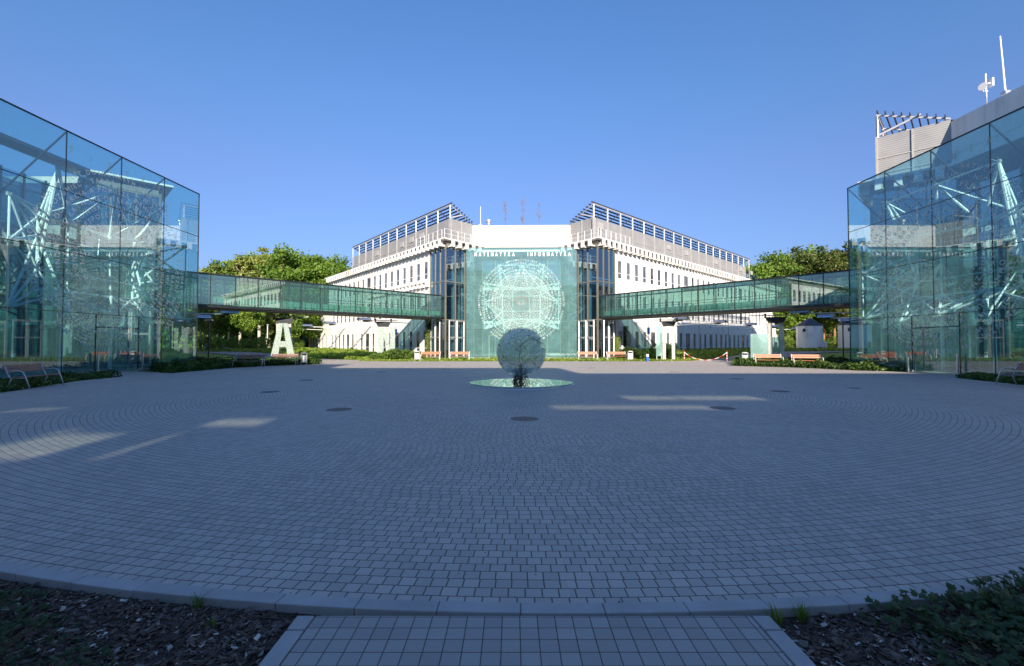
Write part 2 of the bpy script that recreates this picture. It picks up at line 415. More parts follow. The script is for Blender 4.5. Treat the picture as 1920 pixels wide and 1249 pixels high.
Q = {'math': ["CANTOR · ISTOTA MATEMATYKI JEST JEJ WOLNOŚCIĄ · MATEMATYKA JEST RZECZYWISTOŚCIĄ · BANACH · ",
              "WSZYSTKO NALEŻY UPRASZCZAĆ JAK TYLKO MOŻNA ALE NIE BARDZIEJ · EINSTEIN · STEINHAUS · ",
              "GENIALNY MATEMATYK WIDZI ANALOGIE MIĘDZY ANALOGIAMI · BANACH · ",
              "MIĘDZY DUCHEM A MATERIĄ POŚREDNICZY MATEMATYKA · STEINHAUS · ",
              "NIE MA KRÓLEWSKIEJ DROGI DO GEOMETRII · EUKLIDES · "],
     'fiz': ["NAUKA JEST DOSKONAŁYM ZESPOŁEM PRACY · ALBERT EINSTEIN · MARIA SKŁODOWSKA-CURIE · ",
             "NIC W ŻYCIU NIE JEST STRASZNE TO TYLKO TRZEBA ZROZUMIEĆ · TABOR I · ",
             "DAJCIE MI PUNKT PODPARCIA A PORUSZĘ ZIEMIĘ · ARCHIMEDES · ",
             "NIE INTERESUJE MNIE TO CO ŁATWE · MYŚLĘ WIĘC JESTEM · ",
             "CZŁOWIEK MYSLI JAK PUNKT · NAUKI PRZED NAMI · "],
     'bio': ["ŻYCIE JEST CHEMIĄ I FIZYKĄ RAZEM WZIĘTYMI · NATURA NIE ZNA GRANIC · ",
             "NIC W BIOLOGII NIE MA SENSU JEŚLI NIE ROZPATRUJE SIĘ GO W ŚWIETLE EWOLUCJI · ",
             "PRZYRODA NIE CZYNI SKOKÓW · LINNEUSZ · ",
             "OMNE VIVUM EX VIVO · PASTEUR · ",
             "WSZYSTKO CO ŻYJE ROZWIJA SIĘ · "]}

# ------------------------------------------------------------------ glass screens with the space frame behind
def pane_box(mb, u0, u1, z0, z1, w=0.0, th=.024, gap=.012):
    mb.box(((u0+u1)/2, w, (z0+z1)/2), (u1-u0-2*gap, th, z1-z0-2*gap))
def glass_screen(label, loc, rz, mod, gm, key, heading, door):
    root = empty('glass_screen', label, 'glass screen', loc, rz)
    hw = 2*mod; zs = [.12, 3.2, 6.2, 9.2, 12.2]; us = [-hw, -mod, 0, mod, hw]
    for i in range(4):
        for j in range(4):
            if j == 0 and door and i in (1, 2): continue
            b = MB(); pane_box(b, us[i], us[i+1], zs[j], zs[j+1]); b.build('pane', gm, root)
    ln = MB(); t = .028
    for u in us[1:-1]: ln.box((u, .004, (zs[0 if not (door and u == 0) else 1]+12.2)/2), (t, .05, 12.2-zs[0 if not (door and u == 0) else 1]))
    for z in zs[1:-1]:
        for i in range(4): ln.box(((us[i]+us[i+1])/2, .0, z), (us[i+1]-us[i]-t, .046, t))
    if door:
        for sgn in (-1, 1):
            b = MB(); pane_box(b, min(sgn*1.4, sgn*mod), max(sgn*1.4, sgn*mod), .12, 3.2); b.build('pane', gm, root)
            ln.box((sgn*1.4, 0, 1.65), (t, .06, 3.05))
        b = MB(); pane_box(b, -1.4, 1.4, 2.52, 3.2); b.build('pane', gm, root)
        ln.box((0, 0, 2.52), (2.8-t, .05, t))
        for sgn in (-1, 1):
            d = MB(); pane_box(d, min(0, sgn*.72)+.0, max(0, sgn*.72), .03, 2.48, .05); dd = d.build('door', gm, root)
            h = MB(); h.tube([(sgn*.10, -.03, .85), (sgn*.10, -.03, 1.35)], .016); h.build('handle', M['grey_metal'], dd)
            d = MB(); pane_box(d, min(sgn*.74, sgn*1.38), max(sgn*.74, sgn*1.38), .03, 2.48, .0); d.build('side_light', gm, root)
            p = MB(); p.box((sgn*1.47, -.22, .55), (.07, .07, 1.1)); p.build('door_post', M['grey_metal'], root)
        th = MB(); th.box((0, .1, .01), (2.9, .5, .03)); th.build('threshold', M['grey_metal'], root)
    ln.build('glazing_joint', M['dark_metal'], root)
    e = MB()
    e.box((0, 0, 12.225), (2*hw+.06, .09, .05))
    for s in (-1, 1): e.box((s*(hw+.012), 0, 6.14), (.028, .07, 12.1))
    e.build('edge_frame', M['dark_metal'], root)
    bs = MB()
    if door:
        for s in (-1, 1):
            bs.box((s*(hw+1.4)/2, 0, .02), (hw-1.4-.05, .14, .17))
            if s < 0: bs.build('base_channel', M['grey_metal'], root); bs = MB()
    else: bs.box((0, 0, .02), (2*hw, .14, .17))
    bs.build('base_channel', M['grey_metal'], root)
    tm = MB()
    if key == 'math':
        line_text(tm, heading[0], -2.95, 11.27, .60, -.022, .014, .4, 4.45); tm.build('title_lettering', M['letter'], root); tm = MB()
        line_text(tm, heading[1], 3.05, 11.27, .60, -.022, .014, .4, 4.75); tm.build('title_lettering', M['letter'], root)
    else:
        line_text(tm, heading, -.1 if key == 'fiz' else -.1, 11.2, .55, -.022, .02, 1, 5.9 if key == 'fiz' else 6.6)
        tm.build('title_lettering', M['letter_grey'], root)
    rt = MB(); q = Q[key]
    if key == 'math':
        rr = 4.75; i = 0
        fd = MB(); n = 64
        for k in range(n):
            t0 = 2*math.pi*k/n; t1 = 2*math.pi*(k+1)/n
            fd.poly([(x*math.cos(t), -.017, 6.2+x*math.sin(t)) for x, t in ((.002, t0), (3.35, t0), (3.35, t1), (.002, t1))])
        fd.build('frosted_disc', M['film'], root); fd = MB()
        for k in range(28):
            t0 = math.pi*(.02+.96*k/28); t1 = math.pi*(.02+.96*(k+1)/28)
            fd.poly([(x*math.cos(t), -.019, 6.2+x*math.sin(t)*.8) for x, t in ((.62, t0), (.86, t0), (.86, t1), (.62, t1))])
        fd.build('emblem_arc', M['lobbym'], root); fd = MB()
        for k in range(12):
            t0 = 2*math.pi*k/12; fd.tube([(.12*math.cos(t0), -.03, 6.1+.1*math.sin(t0)), (.55*math.cos(t0), -.03, 6.1+.28*math.sin(t0))], .012, 4)
        fd.build('emblem_rays', M['etch'], root)
        while rr > 1.2:
            sz = .31 if i < 5 else .22
            ring_text(rt, q[i % 5], rr-.2, 6.2, sz, -.022, i*1.3+3.6, .004, .2); rr -= .37 if i < 4 else .26; i += 1
            rt.build('inscription', M['etch'], root); rt = MB()
    else:
        rr = 5.0; i = 0
        while rr > 2.0:
            ring_text(rt, q[i % 5], rr-.2, 6.1, .36, -.022, i*1.7+.6, .012, .22); rr -= .44; i += 1
            rt.build('inscription', M['etch_side'], root); rt = MB()
    # space frame
    k = mod/3.03*(1.0 if key == 'math' else 1.27)
    tips = [(0, 10.3), (2.5, 10.3), (4.1, 8.3), (4.1, 6.2), (4.1, 3.2), (1.9, 2.9), (0, 3.2), (-1.9, 2.9), (-4.1, 3.2), (-4.1, 6.2), (-4.1, 8.3), (-2.5, 10.3)]
    inner = [(1.0, 8.1), (2.5, 8.3), (2.5, 7.2), (2.5, 5.2), (2.5, 4.1), (1.15, 4.1), (-1.15, 4.1), (-2.5, 4.1), (-2.5, 5.2), (-2.5, 7.2), (-2.5, 8.3), (-1.15, 8.3)]
    T = [Vector((u*k, .22, z)) for u, z in tips]; I = [Vector((u*k*.86, 1.9 if key == 'math' else 1.65, 6.2+(z-6.2)*.86)) for u, z in inner]
    B = []
    fr = MB(); r1, r2 = .066, .045
    for i, t in enumerate(T):
        near2 = sorted(I, key=lambda p: (p-t).length)[:3 if key == 'math' else 4]
        for p in near2: fr.tube([t, p], r1 if key != 'math' else .085, 6)
    for i in range(12): fr.tube([I[i], I[(i+1) % 12]], r1 if key != 'math' else .085, 6)
    for p in I: fr.box(tuple(p), (.2, .2, .2), .8)
    for a, b in ((1, 11), (4, 7), (0, 5), (6, 11), (2, 9), (3, 8)): fr.tube([I[a], I[b]], r2, 6)
    for a, b in ((1, 0), (11, 0), (2, 3), (9, 10), (4, 3), (8, 9)): fr.tube([T[a], T[b]], r2, 6)
    for j, b in enumerate(B):
        for p in sorted(I, key=lambda p: (p-b).length)[:4]: fr.tube([b, p], r2, 6)
        fr.tube([b, B[(j+1) % 4]], r2, 6)
    if key != 'math':
        for u in (-1.1*k, 1.1*k): fr.tube([(u, 1.75, .1), (u, 1.75, 4.1)], .09, 8)
    fr.build('space_frame', M['framem'], root)
    for t in T:
        sp = MB()
        for a, b in ((1, 1), (1, -1), (-1, 1), (-1, -1)): sp.tube([t, (t.x+a*.16, .03, t.z+b*.16)], .018, 5)
        sp.box((t.x, t.y+.03, t.z), (.16, .12, .16)); sp.build('spider_fitting', M['grey_metal'], root)
    if key != 'math':
        for u in us[:4] if key == 'fiz' else us[:]:
            bb = MB(); bb.bar((u, .05, 12.15), (u, 3.4, 9.0), .05, .07); bb.build('stay_rod', M['dark_metal'], root)
    return root
M['etch_side'] = glass('pale_etched_lettering', (.8, .93, .93), .10, .62, (.95, .98, .98))
MR = -R(1.15)
glass_screen('tall pale teal glass screen in the centre with white word rings and bright white title', (1.02, 50.3, 0), MR, 3.03, M['glass_center'], 'math', ("MATEMATYKA", "INFORMATYKA"), False)
glass_screen('tall blue green glass wall on the left side with faded yellowish title', (-22.2, 25.85, 0), R(90), 3.22, M['glass_side'], 'fiz', "FIZYKA", True)
glass_screen('tall blue green glass wall on the right side in front of the tall grey block', (22.95, 24.9, 0), R(-90), 3.10, M['glass_side'], 'bio', "BIOLOGIA", True)

# ------------------------------------------------------------------ buildings
M['postm2'] = mat('light_drainpipe', (.55, .54, .53), .5)
def wall_holes(mb, O, d, n, L, z0, z1, holes, dep=.13):
    O = Vector(O); d = Vector(d); n = Vector(n)
    P = lambda a, z, i=0.0: (O.x+d.x*a-n.x*i, O.y+d.y*a-n.y*i, z)
    A = sorted(set([0, L]+[h[0] for h in holes]+[h[1] for h in holes])); Z = sorted(set([z0, z1]+[h[2] for h in holes]+[h[3] for h in holes]))
    hs = {}
    for h in holes: hs.setdefault(round((h[0]+h[1])/2, 3), []).append(h)
    for a, b in zip(A, A[1:]):
        ca = (a+b)/2; cand = [h for h in holes if h[0] < ca < h[1]]
        for c, e in zip(Z, Z[1:]):
            cz = (c+e)/2
            if any(h[2] < cz < h[3] for h in cand): continue
            mb.poly([P(a, c), P(b, c), P(b, e), P(a, e)])
    for a, b, c, e in holes:
        for q in ([(a, c), (b, c)], [(b, c), (b, e)], [(b, e), (a, e)], [(a, e), (a, c)]):
            (x0, y0), (x1, y1) = q
            mb.poly([P(x0, y0), P(x1, y1), P(x1, y1, dep), P(x0, y0, dep)])
def inter(p, d, q, e):
    den = d.x*e.y-d.y*e.x; t = ((q.x-p.x)*e.y-(q.y-p.y)*e.x)/den
    return p+d*t
def building(label, loc, rz, cu, cw, iu, iw, aL, aR, LL, LR, pent=(True, True), pentL=(33, 50), low=(0, 0), ledge=False, of=2.0, pw=1.5, rail=True, brackets=True, rows=((.3, 3.1), (4.9, 7.3), (8.95, 11.0)), far_only=None, centre_mat='white', top=12.0):
    root = empty('campus_building', label, 'building', loc, rz)
    sides = []
    for sg, ang, L in ((-1, aL, LL), (1, aR, LR)):
        A = Vector((sg*cu, cw)); I = Vector((sg*iu, iw))
        d = Vector((sg*math.sin(R(ang)), math.cos(R(ang)))); n = Vector((sg*math.cos(R(ang)), -math.sin(R(ang))))
        d2 = (I-A).normalized(); L2 = (I-A).length; n2 = Vector((d2.y, -d2.x)) if sg < 0 else Vector((-d2.y, d2.x))
        sides.append((sg, A, I, d, n, d2, n2, L, L2))
    bay = 3.2; dep = 14.0; wins = []
    for si, (sg, A, I, d, n, d2, n2, L, L2) in enumerate(sides):
        O = A+d*bay; LW = L-bay; holes = []
        rr = random.Random(5+si)
        for ri, (h0, h1) in enumerate(rows):
            a = .7; k = 0
            while a+1.5 < LW:
                wd = .92 if (k % 11) != 9 else 1.5
                if ri == 0 and k % 9 == 4: wd = 1.3
                holes.append((a, a+wd, h0, h1)); wins.append((a, sg, O, d, n, a+wd, h0, h1)); a += wd+.90; k += 1
        wm = MB(); wall_holes(wm, O, d, n, LW, -.3, top, holes)
        e0 = A+d*L; e1 = e0-n*dep; b0 = I-n*2-n*dep if False else O-n*dep
        wm.poly([(e0.x, e0.y, -.3), (e1.x, e1.y, -.3), (e1.x, e1.y, top), (e0.x, e0.y, top)])
        wm.poly([(e1.x, e1.y, -.3), (b0.x, b0.y, -.3), (b0.x, b0.y, top), (e1.x, e1.y, top)])
        bo = O-n*.35
        wm.poly([(O.x, O.y, -.3), (bo.x, bo.y, -.3), (bo.x, bo.y, top), (O.x, O.y, top)])
        wm.build('wall', M['white'], root)
        for ai in range(1, int(LW/11)+1):
            dp = MB(); c = O+d*(ai*10.92-.14)+n*.07; dp.box((c.x, c.y, 6.0), (.07, .1, 11.9), math.atan2(d.y, d.x)); dp.build('downpipe', M['postm2'], root)
        if low[si]:
            lm = MB(); o2 = A+d*(L+.004)-n*1.0; hh = []; a = .7
            while a+1.5 < low[si]-L: hh.append((a, a+.8, .3, 3.1)); a += 1.85
            wall_holes(lm, o2, d, n, low[si]-L, -.3, 7.9, hh)
            q0 = A+d*low[si]-n*1.0; q1 = q0-n*10
            lm.poly([(q0.x, q0.y, -.3), (q1.x, q1.y, -.3), (q1.x, q1.y, 7.9), (q0.x, q0.y, 7.9)])
            q2 = o2-n*10
            lm.poly([(q0.x, q0.y, 7.9), (q1.x, q1.y, 7.9), (q2.x, q2.y, 7.9), (o2.x, o2.y, 7.9)])
            lo = lm.build('side_wing', M['white'], root)
            bp = MB()
            for h in hh:
                for aa, bb in ((h[0], h[1]),):
                    p = o2+d*aa-n*.1; q = o2+d*bb-n*.1
                    bp.poly([(p.x, p.y, h[2]), (q.x, q.y, h[2]), (q.x, q.y, h[3]), (p.x, p.y, h[3])])
            if hh: bp.build('pane', M['pane'], lo)
        # curtain wall bay
        segs = []
        nn = 3; ns = max(2, round(L2/1.45))
        for k in range(nn): segs.append((A+d*(bay*k/nn), A+d*(bay*(k+1)/nn), n))
        for k in range(ns): segs.append((A+d2*(L2*k/ns), A+d2*(L2*(k+1)/ns), n2))
        gm = MB(); mm = MB()
        for p, q, nn_ in segs:
            ang = math.atan2(q.y-p.y, q.x-p.x); mid = (p+q)/2; ln = (q-p).length
            for z0, z1 in ((4.25, 8.25), (8.35, 11.95)):
                gm.box((mid.x, mid.y, (z0+z1)/2), (ln-.04, .03, z1-z0), ang)
            for z in (4.2, 8.3, 11.98): mm.box((mid.x, mid.y, z), (ln-.1, .14, .1), ang)
            mm.box((p.x, p.y, 6.1), (.10, .16, 12.2), ang)
        pe = A+d*bay; mm.box((pe.x, pe.y, 6.1), (.08, .16, 12.2), math.atan2(d.y, d.x))
        gm.build('curtain_wall', M['glass_bay'], root); mm.build('mullion', M['olive_metal'], root)
        # ground floor glazing + silver doors
        gg = MB()
        for k, (p, q, nn_) in enumerate(segs):
            ang = math.atan2(q.y-p.y, q.x-p.x); mid = (p+q)/2; ln = (q-p).length
            gg.box((mid.x, mid.y, 2.1), (ln-.04, .03, 4.0), ang)
        gg.build('shop_glazing', M['glass_bay'], root)
        for (p, dd, off, wd) in ((A, d2, .45, 2.1), (A, d, .9, 1.9)):
            dm = MB(); nn_ = n2 if dd is d2 else n
            f = lambda a, z, p=p, dd=dd, nn_=nn_, off=off: (p.x+dd.x*(off+a)+nn_.x*.14, p.y+dd.y*(off+a)+nn_.y*.14, z)
            for a in (0, wd/2-.06, wd/2+.06, wd): dm.bar(f(a, .1), f(a, 4.15), .11, .11)
            for z in (.15, 2.3, 4.1): dm.bar(f(0, z), f(wd, z), .11, .13)
            dm.build('door', M['grey_metal'], root)
        # interior: slabs, columns, inner wall
        im = MB(); c0 = A+(d+d2)*.15-n*.0
        P = [A-n*.1-n2*.1, A+d*(bay-.1)-n*.1, A+d*bay-n*4.5, I-n2*2.5, I-n2*.1]
        for z in (4.0, 8.1): im.prism([tuple(p) for p in (P if sg < 0 else P[::-1])], z, z+.22)
        im.build('floor_slab', M['slab'], root)
        iw_ = MB(); a0 = A+d*(bay-.1)-n*3.2; a1 = I-n2*2.2
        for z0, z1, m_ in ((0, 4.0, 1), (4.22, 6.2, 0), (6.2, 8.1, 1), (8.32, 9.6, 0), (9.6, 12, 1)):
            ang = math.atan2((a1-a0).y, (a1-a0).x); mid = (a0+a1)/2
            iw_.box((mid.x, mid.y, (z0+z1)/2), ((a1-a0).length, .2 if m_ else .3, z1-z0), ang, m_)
        iw_.build('inner_wall', [M['inner_wall'], M['inner_dark']], root)
        cm = MB()
        for k in range(1, ns): p = A+d2*(L2*k/ns+.25)-n2*.7; cm.lathe([(.17, 0), (.17, 12)], 10, (p.x, p.y, 0))
        cm.build('column', M['white'], root, smooth=False)
        # cornice with hanging brackets
        co = MB(); ov = .65
        Ao = inter(A+n*ov, d, A+n2*ov, d2); Io = inter(A+n2*ov, d2, Vector((0, iw-ov)), Vector((1, 0)))
        Eo = A+d*(L+.3)+n*ov; Ei = A+d*(L+.3)-n*.5; Ai = inter(A-n*.5, d, A-n2*.5, d2); Ii = inter(A-n2*.5, d2, Vector((0, iw+.5)), Vector((1, 0)))
        for q in ([Eo, Ao, Ai, Ei], [Ao, Io, Ii, Ai]):
            co.prism([tuple(p) for p in (q if sg < 0 else q[::-1])], 12.68, 12.80)
        def brk(p, dd, nn_, count, sp, off):
            for k in range(count):
                c = p+dd*(off+k*sp); ang = math.atan2(dd.y, dd.x)
                o_ = c+nn_*(ov+.02); co.box((o_.x, o_.y, 12.36), (.42, .10, .60), ang)
                m_ = c+nn_*(ov*.5); co.box((m_.x, m_.y, 12.05), (.46, ov+.1, .09), ang)
                m_ = c+nn_*(ov*.5)+dd*.16; co.box((m_.x, m_.y, 12.36), (.07, ov, .5), ang)
        if brackets: brk(A, d, n, int(L/.98), .98, .2); brk(A, d2, n2, int(L2/1.0), 1.0, .5)
        co.build('cornice', M['white'], root)
        gt = MB()  # dark strip added so the gaps between brackets read as shaded
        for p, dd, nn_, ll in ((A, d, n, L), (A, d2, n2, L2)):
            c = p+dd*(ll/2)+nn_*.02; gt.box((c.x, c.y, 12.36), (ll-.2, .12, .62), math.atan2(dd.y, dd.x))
        gt.build('recess_shade_band', M['bandm'], root)
        if ledge and si == 0:
            lg = MB()
            for k in range(18):
                c = A+d*(bay+.4+k*.98)+n*.22; lg.box((c.x, c.y, 8.25), (.4, .42, .45), math.atan2(d.y, d.x))
            c = A+d*(bay+9.2)+n*.24; lg.box((c.x, c.y, 8.55), (18, .47, .1), math.atan2(d.y, d.x))
            lg.build('ledge', M['white'], root)
        # balcony railing above the cornice
        rl = MB(); seq = [] if not rail else [(A+n*.45, d, 6.0), (inter(A+n*.45, d, A+n2*.45, d2), d2, L2)]
        for p, dd, ll in seq:
            kk = int(ll/.95)
            for k in range(kk+1):
                c = p+dd*(k*.95); rl.box((c.x, c.y, 13.3), (.035, .035, 1.0), 0)
            q = p+dd*ll
            for z in (13.8, 13.3): rl.tube([(p.x, p.y, z), (q.x, q.y, z)], .018, 5)
        if rl.v: rl.build('railing', M['whitemetal'], root)
        # penthouse
        if pent[si]:
            Lp = pentL[si]
            Ap = inter(A-n*of, d, A-n2*of, d2); wp = iw+pw
            Ip = inter(A-n2*of, d2, Vector((0, wp)), Vector((1, 0))); Ep = A-n*of+d*Lp; Eb = Ep-n*9; Bb = Ap-n*9+d*4
            sc = MB()
            for p, q in ((Ep, Ap), (Ap, Ip), (Eb, Ep), (Bb, Eb)):
                sc.poly([(p.x, p.y, 12.6), (q.x, q.y, 12.6), (q.x, q.y, 15.9), (p.x, p.y, 15.9)])
            sc.poly([(p.x, p.y, 15.88) for p in (Ep, Ap, Ip, Bb, Eb)])
            sc.build('penthouse_screen', M['screen'], root)
            ps = MB(); npst = int(Lp/2.75)
            for k in range(npst+1):
                c = Ap+d*(k*2.75)+n*.03
                ps.box((c.x, c.y, 14.3), (.12 if k else .5, .1, 3.2), math.atan2(d.y, d.x))
                rj = random.Random(k*7+si)
                if rj.random() < .2:
                    c = Ap+d*(k*2.75+1.2)+n*.05; ps.box((c.x, c.y, 14.9+rj.random()*.3), (1.1, .08, .7), math.atan2(d.y, d.x))
            for z in (14.4, 13.35):
                c = Ap+d*(Lp/2)+n*.02; ps.box((c.x, c.y, z), (Lp, .06, .05), math.atan2(d.y, d.x))
                l2 = (Ip-Ap).length; c = Ap+d2*(l2/2)+n2*.02; ps.box((c.x, c.y, z), (l2, .06, .05), math.atan2(d2.y, d2.x))
            c = Ap+d2*((Ip-Ap).length/2)+n2*.03; ps.box((c.x, c.y, 14.3), (.1, .1, 3.2), math.atan2(d2.y, d2.x))
            ps.build('cladding_rail', M['screen_rail'], root)
            # pergola: posts on the outer edge, rafters sloping inwards, long louvres
            pg = MB(); l2 = (Ip-Ap).length
            def pp(a, b, z): v = Ap+d*a+d2*b; return (v.x, v.y, z)
            for k in range(npst+1): pg.bar(pp(k*2.75, .05, 17.45), pp(k*2.75, l2, 15.95), .07, .10)
            pg.bar(pp(-.1, .02, 17.45), pp(npst*2.75, .02, 17.45), .09, .10)
            pg.bar(pp(.02, .1, 16.05), pp(.02, l2*.62, 16.75), .09, .12)
            po = pg.build('pergola', M['postm'], root)
            for k in range(npst+1):
                t = MB(); t.bar(pp(k*2.75, .02, 15.86), pp(k*2.75, .02, 17.38), .12, .12); t.build('post', M['postm'], po)
            for k in range(9):
                f = k/8.0; zz = 17.45-1.5*f+.16; t = MB()
                t.bar(pp(-.35, .05+(l2-.3)*f, zz), pp(npst*2.75+.3, .05+(l2-.3)*f, zz), .07, .16); t.build('slat', M['slatm'], po)
    # windows: the nearest hundred as parts, the rest together
    wins.sort(key=lambda t: t[0]); rest = MB(); restp = MB()
    for i, (a, sg, O, d, n, b, h0, h1) in enumerate(wins):
        fr = MB() if i < 96 else rest; pn = MB() if i < 96 else restp
        P = lambda x, z, k=.07: (O.x+d.x*x-n.x*k, O.y+d.y*x-n.y*k, z)
        for q in ([a+.03, h0, a+.03, h1], [b-.03, h0, b-.03, h1]): fr.bar(P(q[0], q[1]), P(q[2], q[3]), .06, .08)
        for z in (h0+.03, h0+(h1-h0)*.3, h1-.03): fr.bar(P(a+.06, z), P(b-.06, z), .08, .06)
        pn.poly([P(a, h0, .10), P(b, h0, .10), P(b, h1, .10), P(a, h1, .10)])
        if i < 96:
            f = fr.build('window', M['whitemetal'], root); pn.build('pane', M['pane'], f)
    if rest.v:
        f = rest.build('window', M['whitemetal'], root); f['kind'] = 'stuff'; restp.build('pane', M['pane'], f)
    # centre wall
    cm = MB(); wp = iw+pw
    if any(pent):
        zt = 15.75
        s0, s1 = sides
        IpL = inter(s0[1]-s0[6]*of, s0[5], Vector((0, wp)), Vector((1, 0))); IpR = inter(s1[1]-s1[6]*of, s1[5], Vector((0, wp)), Vector((1, 0)))
        cm.box(((IpL.x+IpR.x)/2, wp+.2, (12.6+zt)/2), (IpR.x-IpL.x-.04, .4, zt-12.6))
        cm.box(((IpL.x+IpR.x)/2, wp-.02, 13.6), (IpR.x-IpL.x-.1, .05, .04))
        cm.prism([(IpL.x, wp+.4), (IpR.x, wp+.4), (IpR.x+3, wp+9), (IpL.x-3, wp+9)], 12.6, zt-.05)
    cm.box((0, iw-.05, 12.71), (2*iu+.6, 1.2, .18))
    cm.build('centre_wall', M[centre_mat], root)
    lw = MB(); lw.box((0, iw+.15, 4.1), (2*iu, .2, .3)); lw.box((0, iw+.15, 8.0), (2*iu, .22, .4))
    lw.build('spandrel', M[centre_mat], root)
    lg = MB()
    nn = 6; 
    for k in range(nn):
        u0 = -iu+2*iu*k/nn; lg.box((u0+iu/nn, iw+.1, 2.0), (2*iu/nn-.08, .04, 3.8)); lg.box((u0+iu/nn, iw+.1, 6.0), (2*iu/nn-.08, .04, 3.4)); lg.box((u0+iu/nn, iw+.1, 9.75), (2*iu/nn-.08, .04, 3.0))
    lg.build('lobby_glazing', M['glass_bay'], root)
    fr = MB()
    for k in range(nn+1): fr.box((-iu+2*iu*k/nn, iw+.02, 5.7), (.08, .1, 11.2))
    fr.build('lobby_mullion', M['olive_metal'], root)
    dr = MB()
    for k in (1, 4):
        u = -iu+2*iu*k/nn
        for a in (-.7, .7): dr.box((u+a, iw-.12, 1.35), (.16, .12, 2.7))
        dr.box((u, iw-.12, 2.62), (1.56, .12, .16))
    dr.build('door_frame', M['timber'], root)
    fl = MB(); fl.prism([(-cu+.4, cw+.3), (0, .2), (cu-.4, cw+.3), (iu+.6, iw+6), (-iu-.6, iw+6)] if cw > 0 else [(-iu-1, .3), (iu+1, .3), (iu, iw+6), (-iu, iw+6)], -.05, .03)
    fl.build('lobby_floor', M['concrete'], root)
    bw = MB(); bw.box((0, iw+4, 6), (2*iu+3, .2, 12)); bw.box((0, iw+2.1, 4.1), (2*iu, 3.6, .2)); bw.box((0, iw+2.1, 8.0), (2*iu, 3.6, .2)); bw.build('lobby_back_wall', M['lobbym'], root)
    # roof of the wings
    rf = MB()
    for sg, A, I, d, n, d2, n2, L, L2 in sides:
        q = [A+d*(L-.02)-n*.4, Vector((0, iw+.4+(0 if sg < 0 else .004)))+Vector((sg*iu, 0)), Vector((sg*iu*.2, iw+16)), A+d*(L-.02)-n*13.9]
        q = [A+d*(L-.02)-n*.4, A-n*.4-n2*.4, I-n2*.4, I-n2*.4-n*0+Vector((0, 10)), A+d*9-n*13.9, A+d*(L-.02)-n*13.9]
        rf.prism([tuple(p) for p in (q if sg < 0 else q[::-1])], 12.12, 12.55)
    rf.build('roof', M['concrete'], root)
    return root, sides
M['screen_rail'] = mat('grey_cladding_rail', (.40, .39, .37), .5, .1)
M['sun_slot_glass'] = glass('sun_dimming_glass', (.60, .67, .64), .06)  # clean tint, only dims the sun passing the added wall slots
M['cladding'] = mat('dark_blue_grey_cladding', (.10, .12, .16), .4, .3)
M['postm'] = mat('light_grey_steel', (.50, .49, .50), .5, .2)
M['slatm'] = mat('dark_grey_louvre', (.06, .06, .08), .5, .3)
MB_root, MS = building('large white central building with narrow windows and grey rooftop screens', (1.02, 50.3, 0), MR, 8.1, -1.6, 4.5, 2.6, 40.5, 44.5, 38.3, 62, pentL=(32, 50), low=(52, 66), ledge=True)
FB_root, FS = building('dark fronted building behind the left glass wall', (-22.2, 25.85, 0), R(90), 6.4, 2.7, 3.6, 5.5, 45, 45, 38, 42, pent=(False, False), rail=False, brackets=False, centre_mat='cladding')
BB_root, BS = building('grey white building with tall rooftop block behind the right glass wall', (22.95, 24.9, 0), R(-90), 6.6, 1.9, 3.6, 4.9, 45, 45, 40, 38, pent=(True, True), pentL=(30, 30), of=.35, pw=.1, rail=False)

# rear building behind the camera: throws the long shadow over the plaza, seen only in reflections
rb = empty('campus_building', 'white building behind the viewer seen only mirrored in the glass', 'building', (0, -18, 0), 0)
rw = MB()
def sun_slot(px0, px1, py0, py1):
    a = G(px0, py1); b = G(px1, py0)
    tt = math.tan(EL); hx = math.sin(AZ); hy = math.cos(AZ)
    s0 = (-18-a.y)/hy; s1 = (-18-b.y)/hy
    return (a.x+hx*s0 if px0 < 960 else a.x+hx*s0, b.x+hx*s1, s0*tt, s1*tt)
rw_specs = [(-48, -7.0, 20.9), (-7.0, 8.2, 18.75), (8.2, 48, 16.6)]  # wall heights stepped to shape the shadow edge on the plaza
SL = [sun_slot(330, 520, 784, 797), sun_slot(1040, 1330, 760, 766), sun_slot(1180, 1400, 742, 749), sun_slot(20, 120, 805, 835), sun_slot(-60, 60, 765, 795), sun_slot(60, 200, 858, 812), sun_slot(-60, 90, 815, 838)]  # openings added to let sun through and draw light patches on the plaza
SL = [(min(a, b), max(a, b), min(c, d), max(c, d)) for a, b, c, d in SL]
for x0, x1, hgt in rw_specs:
    holes = []
    for a, b, c, d in SL:
        a2, b2 = max(a, x0+.05), min(b, x1-.05)
        if b2-a2 > .3 and d < hgt: holes.append((a2-x0, b2-x0, c, d))
    wall_holes(rw, (x0, 0), (1, 0), (0, 1), x1-x0, -.3, hgt, holes, .12)
rw.build('wall', M['white'], rb)
for a, b, c, d in SL:
    g_ = MB(); g_.box(((a+b)/2, .06, (c+d)/2), (b-a-.02, .02, d-c-.02)); g_.build('sun_slot_pane', M['sun_slot_glass'], rb)  # panes added in the openings to weaken the sun patches
wn = MB()
for k in range(40):
    for z in (1.8, 10.2):
        wn.box((-46+k*2.35, .03, z), (.9, .05, 2.0))
wn.build('window', M['pane'], rb)
sidew = MB(); 
sidew.box((-47.9, -6, 8.8), (.2, 11.9, 17.6)); sidew.box((47.9, -6, 6.9), (.2, 11.9, 13.8)); sidew.build('side_wall', M['white'], rb)

